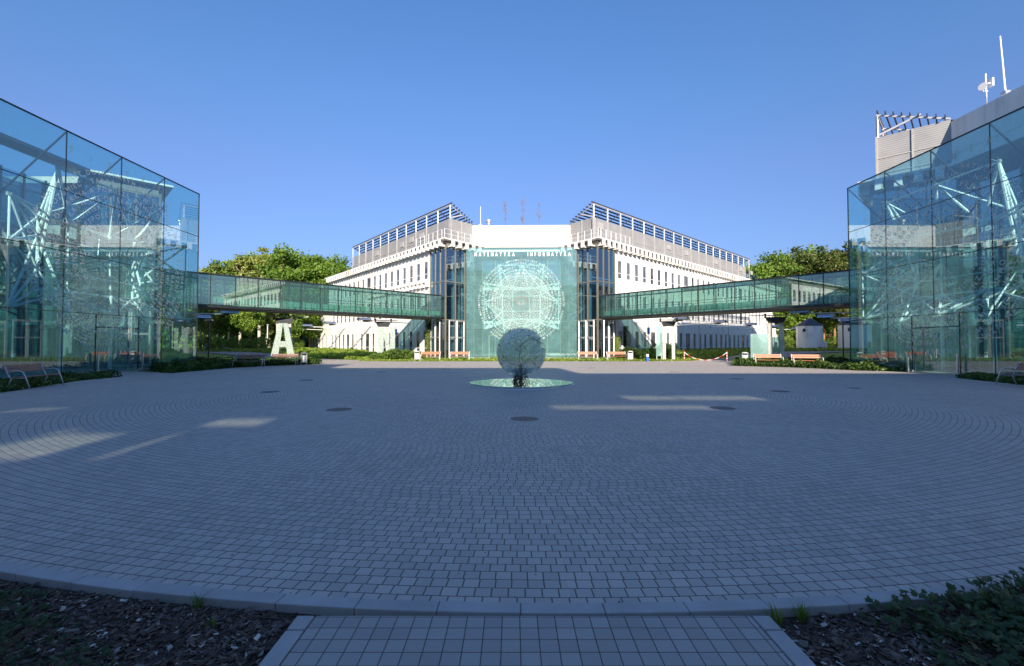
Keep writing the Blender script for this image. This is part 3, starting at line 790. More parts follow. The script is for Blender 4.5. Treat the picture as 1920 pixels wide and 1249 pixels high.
# ------------------------------------------------------------------ glazed footbridges
def bridge(label, P0, P1, n_mod, side, z0=4.38, z1=6.75):
    P0 = Vector(P0); P1 = Vector(P1); d = (P1-P0); L = d.length; d.normalize()
    ang = math.atan2(d.y, d.x); root = empty('footbridge', label, 'footbridge', (P0.x, P0.y, 0), ang)
    W = 2.8*side; m = L/n_mod          # local x along the bridge, y across (away from the plaza)
    for k in range(n_mod):
        for y in (0, W):
            b = MB(); b.box((m*(k+.5), y, (z0+z1)/2+.05), (m-.03, .024, z1-z0-.2)); b.build('pane', M['glass_bridge'], root)
    f = MB()
    for y in (0, W):
        for k in range(n_mod+1): f.box((m*k, y, (z0+z1)/2), (.045, .08, z1-z0-.12))
        f.box((L/2, y, z1), (L, .1, .12)); f.box((L/2, y, z0), (L, .12, .16))
        for k in range(n_mod): f.box((m*(k+.5), y-.25*(1 if y == 0 else -1)*-side, z0+1.3), (.03, .05, 1.9)) if k % 2 == 0 else None
    f.build('frame', M['dark_metal'], root)
    rf = MB(); rf.box((L/2, W/2, z1+.02), (L, abs(W)-.14, .04)); rf.build('glass_roof', M['glass_bridge'], root)
    fl = MB(); fl.box((L/2, W/2, z0-.02), (L-.02, abs(W)-.18, .22)); fl.build('deck', M['bdeck'], root)
    bt = MB(); n2 = int(L/.5)
    for y in (.22*side, W-.22*side):
        bt.box((L/2, y, z0+.5), (L-.05, .02, .42))
        bt.build('glass_balustrade', M['balus'], root); bt = MB()
    rl = MB()
    for y in (.2*side, W-.2*side):
        rl.tube([(.1, y, z0+1.1), (L-.1, y, z0+1.1)], .022, 6)
        for k in range(n2): rl.box((.3+k*.5, y-.03*side, z0+.38), (.025, .03, .55))
        rl.tube([(.1, y-.05*side, z0+.26), (L-.1, y-.05*side, z0+.26)], .02, 6)
    rl.build('handrail', M['dark_metal'], root)
    return root, d
M['bdeck'] = mat('bridge_deck_underside', (.24, .23, .19), .7)
M['balus'] = glass('pale_green_balustrade', (.5, .78, .7), .06, .45, (.5, .85, .74))
BL0 = Vector((-25.6, 30.2)); BL1 = Vector((-7.55, 48.85))
bridge('glazed green footbridge from the left glass wall to the white building', BL0, BL1, 16, 1)
BR0 = Vector((9.45, 49.2)); BR1 = Vector((24.6, 30.7))
bridge('glazed footbridge with blue sky reflections running to the right glass wall', BR0, BR1, 15, 1)

# pillars below the bridges, with glass letters
def pillar(label, x, y, ang, kind, side):
    root = empty('bridge_pillar', label, 'pillar', (x, y, 0), ang, 'pillars under the footbridges')
    for s in (-.42, .42):
        p = MB(); p.box((s, 0, 1.6), (.3, .34, 3.4)); p.build('post', M['concrete'], root, bevel=.015)
    h = MB()
    h.hexa([(-.5, -.22, 3.3), (.5, -.22, 3.3), (.5, .22, 3.3), (-.5, .22, 3.3)], [(-.72, -.25, 3.78), (.72, -.25, 3.78), (.72, .25, 3.78), (-.72, .25, 3.78)])
    for s in (-.75, .75): h.lathe([(.09, 3.7), (.05, 3.9), (.11, 4.08)], 8, (s, 0, 0))
    h.build('steel_head', M['dark_metal'], root)
    b = MB(); b.box((0, 0, 3.92), (3.8, .12, .07)); b.build('crossbeam', M['concrete'], root)
    return root
def plate(name, label, polys, org, ang, size, th=.05, cat='glass letter'):
    root = empty(name, label, cat, org, ang)
    m = MB()
    for pl in polys:
        n = len(pl); P = [(u*size, v*size) for u, v in pl]
        m.hexa([(u, 0, v) for u, v in P], [(u, th, v) for u, v in P])
    m.build('plate', M['speck'], root)
    s = MB()
    us = [u for pl in polys for u, v in pl]; um = (min(us)+max(us))/2*size
    for k in (-.25, .25):
        s.tube([(um+k*size, th, .3*size), (um+k*size, th+.35, .3*size)], .03, 6); s.tube([(um+k*.5*size, th, .85*size), (um+k*.5*size, th+.35, .85*size)], .03, 6)
    s.build('bracket', M['grey_metal'], root)
    return root
def speckm():
    k = NT('speckled_glass'); f = k.noise(14, 6, rough=.75)
    c = k.ramp(f, [(.40, (.10, .18, .15)), (.5, (.42, .50, .45)), (.62, (.60, .64, .60))]); k.l(c, k.b.inputs['Base Color']); k.b.inputs['Roughness'].default_value = .15
    tr = k.n('ShaderNodeBsdfTransparent'); tr.inputs[0].default_value = (.75, .9, .87, 1); mx = k.n('ShaderNodeMixShader'); mx.inputs[0].default_value = .8
    k.l(tr.outputs[0], mx.inputs[1]); k.l(k.b.outputs[0], mx.inputs[2]); k.l(mx.outputs[0], k.out.inputs['Surface']); return k.mat
M['speck'] = speckm()
pillar('concrete pillar pair behind the letter A under the left footbridge', -19.3, 38.8, R(20), 0, 1)
pillar('concrete pillar pair behind the letter N under the left footbridge', -12.75, 45.4, R(20), 0, 1)
pillar('concrete pillar pair with narrow glass plate under the right footbridge', 15.1, 44.2, R(-20), 0, 1)
pillar('concrete pillar pair with wide glass plate under the right footbridge', 21.4, 37.2, R(-20), 0, 1)
A_ = [[(-.36, 0), (-.16, 0), (-.055, .62), (-.055, 1), (-.13, 1)], [(-.055, .66), (.02, .66), (.02, 1), (-.055, 1)], [(.19, 0), (.36, 0), (.13, 1), (.02, 1), (.02, .75)], [(-.135, .22), (.135, .22), (.115, .33), (-.115, .33)]]
A_ = [[(-.36, 0), (-.14, 0), (-.0, .98), (-.14, .98)], [(.14, 0), (.36, 0), (.14, .98), (.003, .98)], [(-.10, .26), (.10, .26), (.075, .44), (-.075, .44)]]
plate('glass_letter', 'large pale speckled glass letter A standing in front of the left pillar', A_, (at(530, 668, 38.0).x, 38.0, .62), 0, 2.75)
N_ = [[(-.28, 0), (-.09, 0), (-.09, 1), (-.28, 1)], [(.13, 0), (.30, 0), (.30, 1), (.13, 1)], [(-.086, .64), (.126, 0), (.126, .36), (-.086, 1)]]
plate('glass_letter', 'pale speckled glass letter N in front of the pillar beside the hedge', N_, (at(724, 668, 44.6).x, 44.6, .42), R(12), 2.75)
for (px, Y, wd, hh, lb) in ((1236, 43.6, .55, 2.9, 'narrow upright frosted glass plate by the right bridge pillar'), (1424, 36.4, 1.3, 1.95, 'wide pale glass plate in front of the rightmost bridge pillar'), (1455, 37.5, .9, 1.7, 'smaller pale glass plate at the right of the rightmost pillar')):
    p = at(px, 650, Y); root = empty('glass_plate', lb, 'glass plate', (p.x, Y, 0), R(-12))
    m = MB(); m.box((0, 0, .45+hh/2), (wd, .03, hh)); m.build('plate', M['glass_plate'], root)
    m = MB()
    for s in (-wd*.4, wd*.4): m.box((s, .05, .3), (.05, .05, .7))
    m.build('support', M['grey_metal'], root)

p = at(558, 655, 96.0); root = empty('glass_stair_tower', 'pale blue glass stair tower at the far end of the left wing', 'stair tower', (p.x, 96.0, .4))
b = MB()
for x0, y0, sx_, sy_ in ((0, -1.3, 2.6, .06), (0, 1.3, 2.6, .06), (-1.3, 0, .06, 2.5), (1.3, 0, .06, 2.5)): b.box((x0, y0, 4.2), (sx_, sy_, 6.4))
b.build('glazing', M['glass_plate'], root)
b = MB()
for x0 in (-1.3, 0, 1.3): b.box((x0, -1.36, 3.7), (.08, .08, 7.6))
for z in (1.0, 3.2, 5.4, 7.4): b.box((0, 0, z), (2.4, 2.4, .12))
b.build('frame', M['postm'], root)

# ------------------------------------------------------------------ wall lamps on long arms
def make_lamp():
    root = empty('arm_lamp', '', 'lamp')
    a = MB()
    for x in (-.16, .16): a.tube([(x, 0, 4.1), (x, -5.2, 4.2)], .05, 6)
    for y in (-.05, -2.5, -4.6): a.box((0, y, 4.13), (.42, .08, .05))
    a.build('arm', M['whitemetal'], root)
    h = MB(); n = 8
    for k in range(n):
        t0 = math.pi*k/n; t1 = math.pi*(k+1)/n; r = .42
        p = [(-r*math.cos(t0), 4.28+.30*math.sin(t0)), (-r*math.cos(t1), 4.28+.30*math.sin(t1))]
        q = [(-(r-.02)*math.cos(t0), 4.26+.28*math.sin(t0)), (-(r-.02)*math.cos(t1), 4.26+.28*math.sin(t1))]
        h.hexa([(p[0][0], -6.3, p[0][1]), (p[1][0], -6.3, p[1][1]), (q[1][0], -6.3, q[1][1]), (q[0][0], -6.3, q[0][1])],
               [(p[0][0], -4.9, p[0][1]), (p[1][0], -4.9, p[1][1]), (q[1][0], -4.9, q[1][1]), (q[0][0], -4.9, q[0][1])])
    h.build('hood', M['hood'], root)
    b = MB(); b.box((0, -5.3, 4.16), (.3, .7, .16)); b.build('lamp_head', M['dark_metal'], root)
    w_ = MB(); w_.box((0, .0, 4.1), (.5, .06, .3)); w_.build('wall_plate', M['grey_metal'], root)
    return root
M['hood'] = mat('glossy_lamp_hood', (.45, .47, .52), .15, .8)
proto = make_lamp(); used = False
ords = ['nearest', 'second', 'third', 'fourth', 'fifth']
def place_lamps(root, side, alist, where):
    global used
    sg, A, I, d, n, d2, n2, L, L2 = side; M4 = Matrix.Translation(root.location) @ Matrix.Rotation(root.rotation_euler[2], 4, 'Z')
    for k, a in enumerate(alist):
        p = M4 @ Vector((A.x+d.x*a+n.x*.04, A.y+d.y*a+n.y*.04, 0)); nn = (M4.to_3x3() @ Vector((n.x, n.y, 0)))
        o = proto if not used else copy_tree(proto); used = True
        o.location = p; o.rotation_euler = (0, 0, math.atan2(nn.y, nn.x)+math.pi/2)
        tag(o, '%s long armed hooded wall lamp %s' % (ords[k], where), 'lamp', 'long armed wall lamps')
place_lamps(MB_root, MS[0], (8.2, 20, 30.5, 42), 'along the left wing of the white central building')
place_lamps(MB_root, MS[1], (7.6, 18, 29, 40, 52), 'along the right wing of the white central building')
place_lamps(FB_root, FS[1], (5.6, 15.5, 26), 'beyond the left glass wall in front of trees')
place_lamps(BB_root, BS[0], (5.6, 15.5, 26), 'beyond the right glass wall near the small tower')

# ------------------------------------------------------------------ benches
def make_bench(wm, fm):
    root = empty('park_bench', '', 'bench')
    s = MB()
    for k in range(3): s.box((0, -.20+k*.145, .445-.012*k), (1.86, .125, .035))
    s.build('seat', wm, root, bevel=.006)
    b = MB()
    for k in range(2):
        z = .66+k*.135; y = .27+.05*k
        b.hexa([(-.93, y-.017, z-.06), (.93, y-.017, z-.06), (.93, y+.017, z-.068), (-.93, y+.017, z-.068)], [(-.93, y+.012, z+.06), (.93, y+.012, z+.06), (.93, y+.046, z+.052), (-.93, y+.046, z+.052)])
    b.build('backrest', wm, root, bevel=.006)
    for sx in (-.90, .90):
        f = MB()
        f.tube([(sx, .26, 0), (sx, .13, .40), (sx, .20, .46), (sx, .36, .88)], .024, 8)
        f.tube([(sx, -.40, 0), (sx, -.27, .40), (sx, -.20, .60), (sx, -.08, .66), (sx, .12, .64), (sx, .25, .56)], .022, 8)
        f.tube([(sx, -.26, .41), (sx, .14, .39)], .02, 8)
        f.build('side_frame', fm, root, smooth=True)
    return root
bench = {'w': make_bench(M['wood'], M['whitemetal']), 'g': make_bench(M['woodgrey'], M['grey_metal'])}
bu = {'w': False, 'g': False}
def put_bench(px, py, kind, label, rz=None, loc=None):
    p = G(px, py) if loc is None else Vector(loc)
    o = bench[kind] if not bu[kind] else copy_tree(bench[kind]); bu[kind] = True
    if rz is None: rz = math.atan2(PC[1]-p.y, PC[0]-p.x)+math.pi/2
    o.location = (p.x, p.y, 0); o.rotation_euler = (0, 0, rz)
    tag(o, label, 'bench', 'wood and metal benches round the plaza')
put_bench(807, 676.5, 'w', 'orange wooden bench beside the white bin left of the central glass screen', R(0))
put_bench(862, 676.5, 'w', 'orange wooden bench by the lower left corner of the central glass screen', R(0))
put_bench(1102, 676.5, 'w', 'orange wooden bench by the lower right corner of the central glass screen', R(0))
put_bench(1156, 676.5, 'w', 'orange wooden bench beside the white bin right of the central glass screen', R(0))
put_bench(1441, 686.5, 'w', 'brown red bench with white armrests nearest the striped barrier', R(-14))
put_bench(1514, 688, 'w', 'brown red bench with white armrests nearest the right glass wall', R(-16))
put_bench(467, 689, 'g', 'dark bench in shade closest to the left glass wall end', R(12))
put_bench(532, 685.5, 'g', 'dark bench in shade in front of the glass letter A', R(10))
put_bench(0, 0, 'g', 'weathered bench in front of the left glass wall at the picture edge', R(106), (-17.55, 16.9, 0))
put_bench(0, 0, 'g', 'weathered bench in front of the right glass wall at the picture edge', R(-106), (19.25, 17.2, 0))

# ------------------------------------------------------------------ bins, bollard, barrier, signs
def bin_(px, py, m, label, rot=0):
    p = G(px, py); root = empty('litter_bin', label, 'bin', (p.x, p.y, 0), rot, 'litter bins on the plaza edge')
    b = MB(); b.lathe([(.17, .16), (.20, .18), (.20, .70), (.19, .72)], 16); b.build('body', m, root, smooth=False)
    l = MB(); l.lathe([(.25, .86), (.27, .88), (.12, .95)], 16); l.build('lid', m, root)
    l = MB()
    for s in (-.22, .22): l.box((s, .0, .44), (.04, .05, .88))
    l.build('stand', M['grey_metal'], root)
bin_(782, 677, M['whitemetal'], 'white litter bin left of the orange benches')
bin_(1182, 677, M['whitemetal'], 'white litter bin right of the orange benches')
bin_(1397, 683, M['whitemetal'], 'white litter bin beside the striped barrier and brown benches')
bin_(570, 684, M['grey_metal'], 'grey litter bin in shade beside the dark benches')
p = G(1214, 677.5); root = empty('bollard', 'short blue bollard with a white top at the plaza edge', 'bollard', (p.x, p.y, 0))
b = MB(); b.lathe([(.12, 0), (.12, .42)], 14); b.build('post', M['blue'], root)
b = MB(); b.lathe([(.12, .421), (.12, .62), (.10, .66)], 14); b.build('cap', M['whitemetal'], root)
# barrier
p0 = G(1283, 676); p1 = G(1363, 677)
for p, lb in ((p0, 'red and white striped barrier post on the left end of the chain'), (p1, 'red and white striped barrier post on the right end of the chain')):
    root = empty('barrier_post', lb, 'barrier post', (p.x, p.y, 0), 0, 'striped barrier posts')
    b = MB()
    for k in range(7): b.lathe([(.045, .06+k*.125), (.045, .06+(k+1)*.125)], 10, m=k % 2)
    b.build('post', [M['red'], M['whitemetal']], root)
    b = MB(); b.lathe([(.2, 0), (.19, .05), (.05, .07)], 12); b.build('foot', M['dark_metal'], root)
m = MB(); N = 44; pts = []
for k in range(N+1):
    t = k/N; q = p0.lerp(p1, t); q.z = .86-.80*(1-(2*t-1)**2)**.8 if True else 0; pts.append(Vector((q.x, q.y-.0, max(q.z, .04))))
for k in range(N): m.tube([pts[k], pts[k+1]], .028, 6, m=(k//4) % 2)
tag(m.build('barrier_chain', [M['whitemetal'], M['red']]), 'red and white plastic chain sagging between the two striped posts', 'chain')
# sign pole
p = G(1216, 671); root = empty('sign_post', 'thin pole with small dark blue sign in front of the right wing', 'sign', (p.x, p.y, 0))
b = MB(); b.tube([(0, 0, 0), (0, 0, 4.2)], .035, 8); b.build('pole', M['grey_metal'], root)
b = MB(); b.box((0, -.05, 3.1), (.32, .03, .8)); b.build('sign_plate', M['blue'], root)
p = G(742, 671); root = empty('sign_post', 'thin pole with small dark blue sign beside the glass letter N', 'sign', (p.x, p.y, 0))
b = MB(); b.tube([(0, 0, 0), (0, 0, 3.6)], .035, 8); b.build('pole', M['grey_metal'], root)
b = MB(); b.box((0, -.05, 3.0), (.32, .03, .6)); b.build('sign_plate', M['blue'], root)
p = G(501, 671); root = empty('lamp_post', 'slim white lamp post standing before the trees left of the letter A', 'lamp post', (p.x*1.3, p.y*1.3, .3))
b = MB(); b.tube([(0, 0, 0), (0, 0, 4.0)], .06, 8); b.build('pole', M['whitemetal'], root)
b = MB(); b.lathe([(.09, 4.0), (.16, 4.1), (.14, 4.25)], 10); b.build('lamp_shade', M['grey_metal'], root)
for px, lb in ((391, 'dark slim pole under the footbridge near the left glass wall'), (1581, 'dark slim pole under the footbridge near the right glass wall')):
    p = at(px, 650, 46.0); root = empty('lamp_post', lb, 'lamp post', (p.x, 46.0, 0))
    b = MB(); b.tube([(0, 0, 0), (0, 0, 3.95)], .06, 8); b.build('pole', M['dark_metal'], root)
    b = MB(); b.box((0, 0, 4.0), (.7, .25, .08)); b.build('lamp_head', M['grey_metal'], root)
for px, py, Y, lb in ((390, 650, 62, 'low white board among birch trunks near the left glass wall'), (421, 651, 64, 'small white board hanging among leaves in the left wood'), (1542, 646, 60, 'small white board right of the round tower')):
    p = at(px, py, Y); root = empty('notice_board', lb, 'board', (p.x, Y, terr(p.x, Y)))
    b = MB(); b.box((0, 0, p.z-terr(p.x, Y)), (1.3, .05, .7)); b.build('panel', M['whitemetal'], root)
    b = MB()
    for s in (-.5, .5): b.box((s, .05, (p.z-terr(p.x, Y))/2), (.06, .05, p.z-terr(p.x, Y)))
    b.build('leg', M['grey_metal'], root)
# manholes
MH = [(575, 713, 'left of the pool behind'), (506, 735, 'on the left among curved paving rings'), (636, 768, 'front left of the glass globe'), (983, 785.5, 'closest to the viewer in the middle'), (1355, 765.5, 'front right of the glass globe'),
      (1463, 734, 'on the right among curved paving rings'), (1110, 690.5, 'just right behind the glass globe'), (1265, 698, 'on the right near the shadow edge'), (1382, 710.5, 'on the right before the brown benches'), (715, 698, 'left behind the globe near the shadow edge'), (837, 692, 'near the lit strip left of the globe'), (1603, 728, 'far right small one')]
for px, py, lb in MH:
    p = G(px, py); r = .30 if px != 1603 else .2; root = empty('manhole_cover', 'round dark manhole cover %s' % lb, 'manhole cover', (p.x, p.y, 0), 0, 'manhole covers in the paving')
    b = MB(); b.lathe([(r, -.01), (r, .006), (r-.03, .008)], 24); o = b.build('cover', M['iron'], root)
    b = MB(); n = 24
    for k in range(n):
        t0 = 2*math.pi*k/n; t1 = 2*math.pi*(k+1)/n
        b.prism([((r+.06)*math.cos(t0), (r+.06)*math.sin(t0)), ((r+.06)*math.cos(t1), (r+.06)*math.sin(t1)), ((r+.004)*math.cos(t1), (r+.004)*math.sin(t1)), ((r+.004)*math.cos(t0), (r+.004)*math.sin(t0))], -.01, .005)
    b.build('rim', M['kerb'], root)

# ------------------------------------------------------------------ glass globe sculpture with mirror pool
SC = Vector((0.36, 18.1, 0)); root = empty('globe_sculpture', 'big rippled green glass globe on a bundle of dark metal roots', 'sculpture', SC)
def globemat():
    k = NT('rippled_cast_glass'); g = k.n('ShaderNodeNewGeometry')
    wv = k.n('ShaderNodeTexNoise'); wv.inputs['Scale'].default_value = 1.5; wv.inputs['Detail'].default_value = 2; wv.inputs['Distortion'].default_value = .6
    k.l(g.outputs['Position'], wv.inputs['Vector'])
    rg = k.math('SINE', k.math('MULTIPLY', wv.outputs[0], 95.0))
    mxc = k.n('ShaderNodeMix', data_type='RGBA'); k.b.inputs['Roughness'].default_value = .08
    bp = k.n('ShaderNodeBump'); bp.inputs['Strength'].default_value = .8; bp.inputs['Distance'].default_value = .03; k.l(rg, bp.inputs['Height'])
    k.l(bp.outputs[0], k.b.inputs['Normal'])
    f = k.noise(3, 5); k.l(k.ramp(f, [(.30, (.30, .38, .28)), (.55, (.60, .66, .50)), (.75, (.92, .90, .74))]), mxc.inputs['A']); k.l(k.math('GREATER_THAN', rg, .80), mxc.inputs['Factor']); mxc.inputs['B'].default_value = (.9, .92, .86, 1); k.l(mxc.outputs['Result'], k.b.inputs['Base Color'])
    tr = k.n('ShaderNodeBsdfTransparent'); tr.inputs[0].default_value = (.84, .92, .87, 1)
    gl = k.n('ShaderNodeBsdfGlossy'); gl.inputs['Roughness'].default_value = .06; gl.inputs['Color'].default_value = (.8, .9, .9, 1); k.l(bp.outputs[0], gl.inputs['Normal'])
    tlu = k.n('ShaderNodeBsdfTranslucent'); tlu.inputs[0].default_value = (.80, .88, .76, 1); k.l(bp.outputs[0], tlu.inputs['Normal'])
    m0 = k.n('ShaderNodeMixShader'); m0.inputs[0].default_value = .5; k.l(k.b.outputs[0], m0.inputs[1]); k.l(tlu.outputs[0], m0.inputs[2])
    m1 = k.n('ShaderNodeMixShader'); m1.inputs[0].default_value = .5; k.l(tr.outputs[0], m1.inputs[1]); k.l(m0.outputs[0], m1.inputs[2])
    lw = k.n('ShaderNodeLayerWeight'); k.l(bp.outputs[0], lw.inputs['Normal'])
    m2 = k.n('ShaderNodeMixShader'); k.l(k.math('MULTIPLY_ADD', k.math('POWER', lw.outputs['Facing'], 3.0), .55, .07), m2.inputs[0]); k.l(m1.outputs[0], m2.inputs[1]); k.l(gl.outputs[0], m2.inputs[2])
    k.l(m2.outputs[0], k.out.inputs['Surface']); return k.mat
M['globe'] = globemat(); M['root'] = mat('dark_bronze_roots', (.10, .085, .07), .4, .6, .3, 10)
GR = .97; GZ = 1.28
bm = bmesh.new(); bmesh.ops.create_uvsphere(bm, u_segments=96, v_segments=64, radius=GR)
dl = [v for v in bm.verts if v.co.x > .80 and .18 < v.co.z < .42 and v.co.y < .6]
bmesh.ops.delete(bm, geom=dl, context='VERTS')
for v in bm.verts: v.co.z += GZ
me = bpy.data.meshes.new('glass_shell'); bm.to_mesh(me); bm.free(); me.materials.append(M['globe'])
for p_ in me.polygons: p_.use_smooth = True
o = bpy.data.objects.new('glass_shell', me); C.objects.link(o); o.parent = root
vn = MB(); rr = random.Random(11)
def sph(th, ph, r=GR+.01): return Vector((r*math.cos(ph)*math.sin(th), -r*math.cos(ph)*math.cos(th), GZ+r*math.sin(ph)))
def vein(th, ph, dth, dph, n, r0):
    r0 *= .6
    pts = []
    for k in range(n):
        pts.append(sph(th, ph)); th += dth+rr.uniform(-.06, .06); ph += dph+rr.uniform(-.05, .05)
        if rr.random() < .25 and n > 6: vein(th, ph, rr.uniform(-.1, .1), rr.uniform(-.02, .1), n//2, r0*.6)
    vn.tube(pts, [r0*(1-.7*k/n) for k in range(n)], 5)
vein(-.05, -1.25, .01, .095, 18, .022); vein(-.1, .2, .10, .045, 9, .02); vein(.5, .62, .12, -.06, 9, .02); vein(-.9, -.1, .06, -.05, 6, .014); vein(.1, -1.1, -.01, .1, 14, .014); vein(.15, .1, -.06, .06, 8, .014)
vn.build('vein', M['root'], root, smooth=True)
for k in range(26):
    b = MB(); q = sph(rr.uniform(-1.3, 1.3), rr.uniform(-1.0, 1.1)); bm2 = .022; b.lathe([(.004, -bm2), (bm2, -.008), (bm2, .008), (.004, bm2)], 7, tuple(q)); b.build('stud', M['root'], root)
rt = MB()
for k in range(28):
    a = rr.uniform(0, 2*math.pi); a2 = a+rr.uniform(-.7, .7); pts = []
    r0, r1 = rr.uniform(.26, .42), rr.uniform(.24, .40)
    for i in range(8):
        t = i/7; aa = a+(a2-a)*t+rr.uniform(-.18, .18); r_ = r0+(r1-r0)*t-.07*math.sin(math.pi*t)+rr.uniform(-.02, .02)
        pts.append((r_*math.cos(aa), r_*math.sin(aa), .02+.62*t))
    rt.tube(pts, rr.uniform(.010, .02), 5)
rt.build('root_bundle', M['root'], root, smooth=True)
ic = MB(); ic.lathe([(.05, .02), (.05, .3), (.04, .55), (.03, .8)], 8); ic.build('core', M['root'], root)
def poolmat():
    k = NT('mirror_glass'); k.b.inputs['Metallic'].default_value = 1.0; k.b.inputs['Roughness'].default_value = .03; k.b.inputs['Base Color'].default_value = (.62, .80, .76, 1)
    k.bump(k.noise(1.2, 2), .04, .02); return k.mat
M['pool'] = poolmat()
root = empty('mirror_pool', 'flat mirror glass plate with pointed ends under the globe', 'mirror plate', (SC.x, SC.y, 0))
outl = []
for k in range(25):
    t = -1+2*k/24; outl.append((2.07*t, -2.05*(1-t*t)**.62 if abs(t) < 1 else 0))
outl += [(2.07*t, 2.05*(1-t*t)**.62) for t in [1-2*k/24 for k in range(1, 24)]]
b = MB(); b.prism(outl, .03, .09); b.build('mirror_plate', M['pool'], root)
b = MB(); b.prism([(x*1.02, y*1.02) for x, y in outl], .0, .028); b.build('rim', M['whitemetal'], root)

# ------------------------------------------------------------------ roof details
def Mw(u, w_, z): return Matrix.Translation(MB_root.location) @ Matrix.Rotation(MR, 4, 'Z') @ Vector((u, w_, z))
BT = []
for k, (px, top, lb) in enumerate(((947, 378, 'left'), (980, 373, 'middle'), (1010, 382, 'right'))):
    Y = 57.5; p = at(px, 415, Y); zt = at(px, top, Y).z; z0 = 15.6
    root = empty('bare_sapling', 'thin nearly leafless sapling on the white roof, %s one of three' % lb, 'sapling', (p.x, Y, z0), 0, 'saplings on the roof')
    t = MB(); hgt = zt-z0; r_ = random.Random(k)
    t.tube([(0, 0, 0), (.05, 0, hgt*.5), (.0, 0, hgt)], [.03, .018, .006], 5); t.build('trunk', M['bark'], root)
    b = MB()
    for j in range(34 if k < 2 else 16):
        z = hgt*r_.uniform(.18, .97); a = r_.uniform(0, 6.28); l = r_.uniform(.4, .85)*(1.1-z/hgt*.5)
        e = (l*.6*math.cos(a), l*.6*math.sin(a), z+l); b.tube([(0, 0, z), e], [.007, .003], 4)
        for q in range(3):
            f = r_.uniform(.4, 1); c = Vector((e[0]*f, e[1]*f, z+l*f)); dd = .03
            b.poly([c+Vector((-dd, 0, -dd)), c+Vector((dd, 0, -dd)), c+Vector((dd, 0, dd)), c+Vector((-dd, 0, dd))])
    b.build('crown', M['bark'], root)
root = empty('roof_mast', 'thin white mast on the central building roof', 'mast', at(901, 416, 56)[:]); b = MB(); b.tube([(0, 0, -.4), (0, 0, 1.9)], .03, 6); b.build('pole', M['whitemetal'], root); b = MB(); b.box((0, 0, -.4), (.3, .3, .1)); b.build('base', M['grey_metal'], root)
root = empty('roof_vent', 'small round silver vent on the central building roof', 'vent', at(916, 419, 57)[:]); b = MB(); b.lathe([(.2, -.2), (.2, .1), (.38, .15), (.34, .42), (.1, .5)], 12); b.build('cowl', M['grey_metal'], root)
# antenna and mast on the right block
p = at(1849, 186, 27.6); root = empty('antenna', 'antenna pole with two dish panels on the right building roof', 'antenna', (p.x, p.y, p.z))
b = MB(); b.tube([(0, 0, -.5), (0, 0, 1.55)], .045, 8); b.build('pole', M['whitemetal'], root)
b = MB(); b.lathe([(.02, 0), (.16, .05), (.27, .16), (.28, .2)], 14); d_ = b.build('dish', M['whitemetal'], root); d_.scale = (.8, .8, .8); d_.location = (-.16, -.05, .72); d_.rotation_euler = (0, R(-90), R(20))
b = MB(); b.box((.28, -.05, 1.0), (.10, .26, .5)); b.box((.18, -.05, .95), (.25, .05, .05)); b.box((-.1, -.05, .72), (.2, .05, .05)); b.box((-.05, 0, .5), (.3, .05, .05)); b.build('panel_antenna', M['whitemetal'], root)
p = at(1885, 162, 26.6); q = at(1875, 68, 26.6); root = empty('roof_mast', 'tall bare white mast on the right building roof', 'mast', (p.x, p.y, p.z))
b = MB(); b.tube([(0, 0, -.5), (q.x-p.x, 0, q.z-p.z)], [.05, .035], 8); b.build('pole', M['whitemetal'], root); b = MB(); b.box((0, 0, -.4), (.3, .3, .2)); b.build('base', M['grey_metal'], root)
# small round tower
for px, Y, r_, lb in ((1518, 78, 1.95, 'small white octagonal tower with grey conical roof under the right footbridge'), (1604, 74, 2.3, 'white round tower partly hidden by the right glass wall')):
    p = at(px, 650, Y); root = empty('round_tower', lb, 'tower', (p.x, Y, .3))
    b = MB(); b.lathe([(r_, -.3), (r_, 4.35)], 10); b.build('wall', M['tower'] if 'tower' in M else M['white'], root)
    b = MB(); b.lathe([(r_+.12, 4.36), (r_+.1, 4.45), (.03, 5.75)], 10); b.build('roof', M['slatm'], root)
    for a in (-55, 35):
        b = MB(); b.box((math.sin(R(a))*r_*.97, -math.cos(R(a))*r_*.97, 3.6), (.62, .12, .7), R(a)); f = b.build('window', M['whitemetal'], root)
        b = MB(); b.box((math.sin(R(a))*(r_*.97+.06), -math.cos(R(a))*(r_*.97+.06), 3.6), (.48, .02, .56), R(a)); b.build('pane', M['pane'], f)
    b = MB(); b.box((.55, -r_*.93, .9), (.6, .1, 1.4)); b.build('door', M['dark_metal'], root)

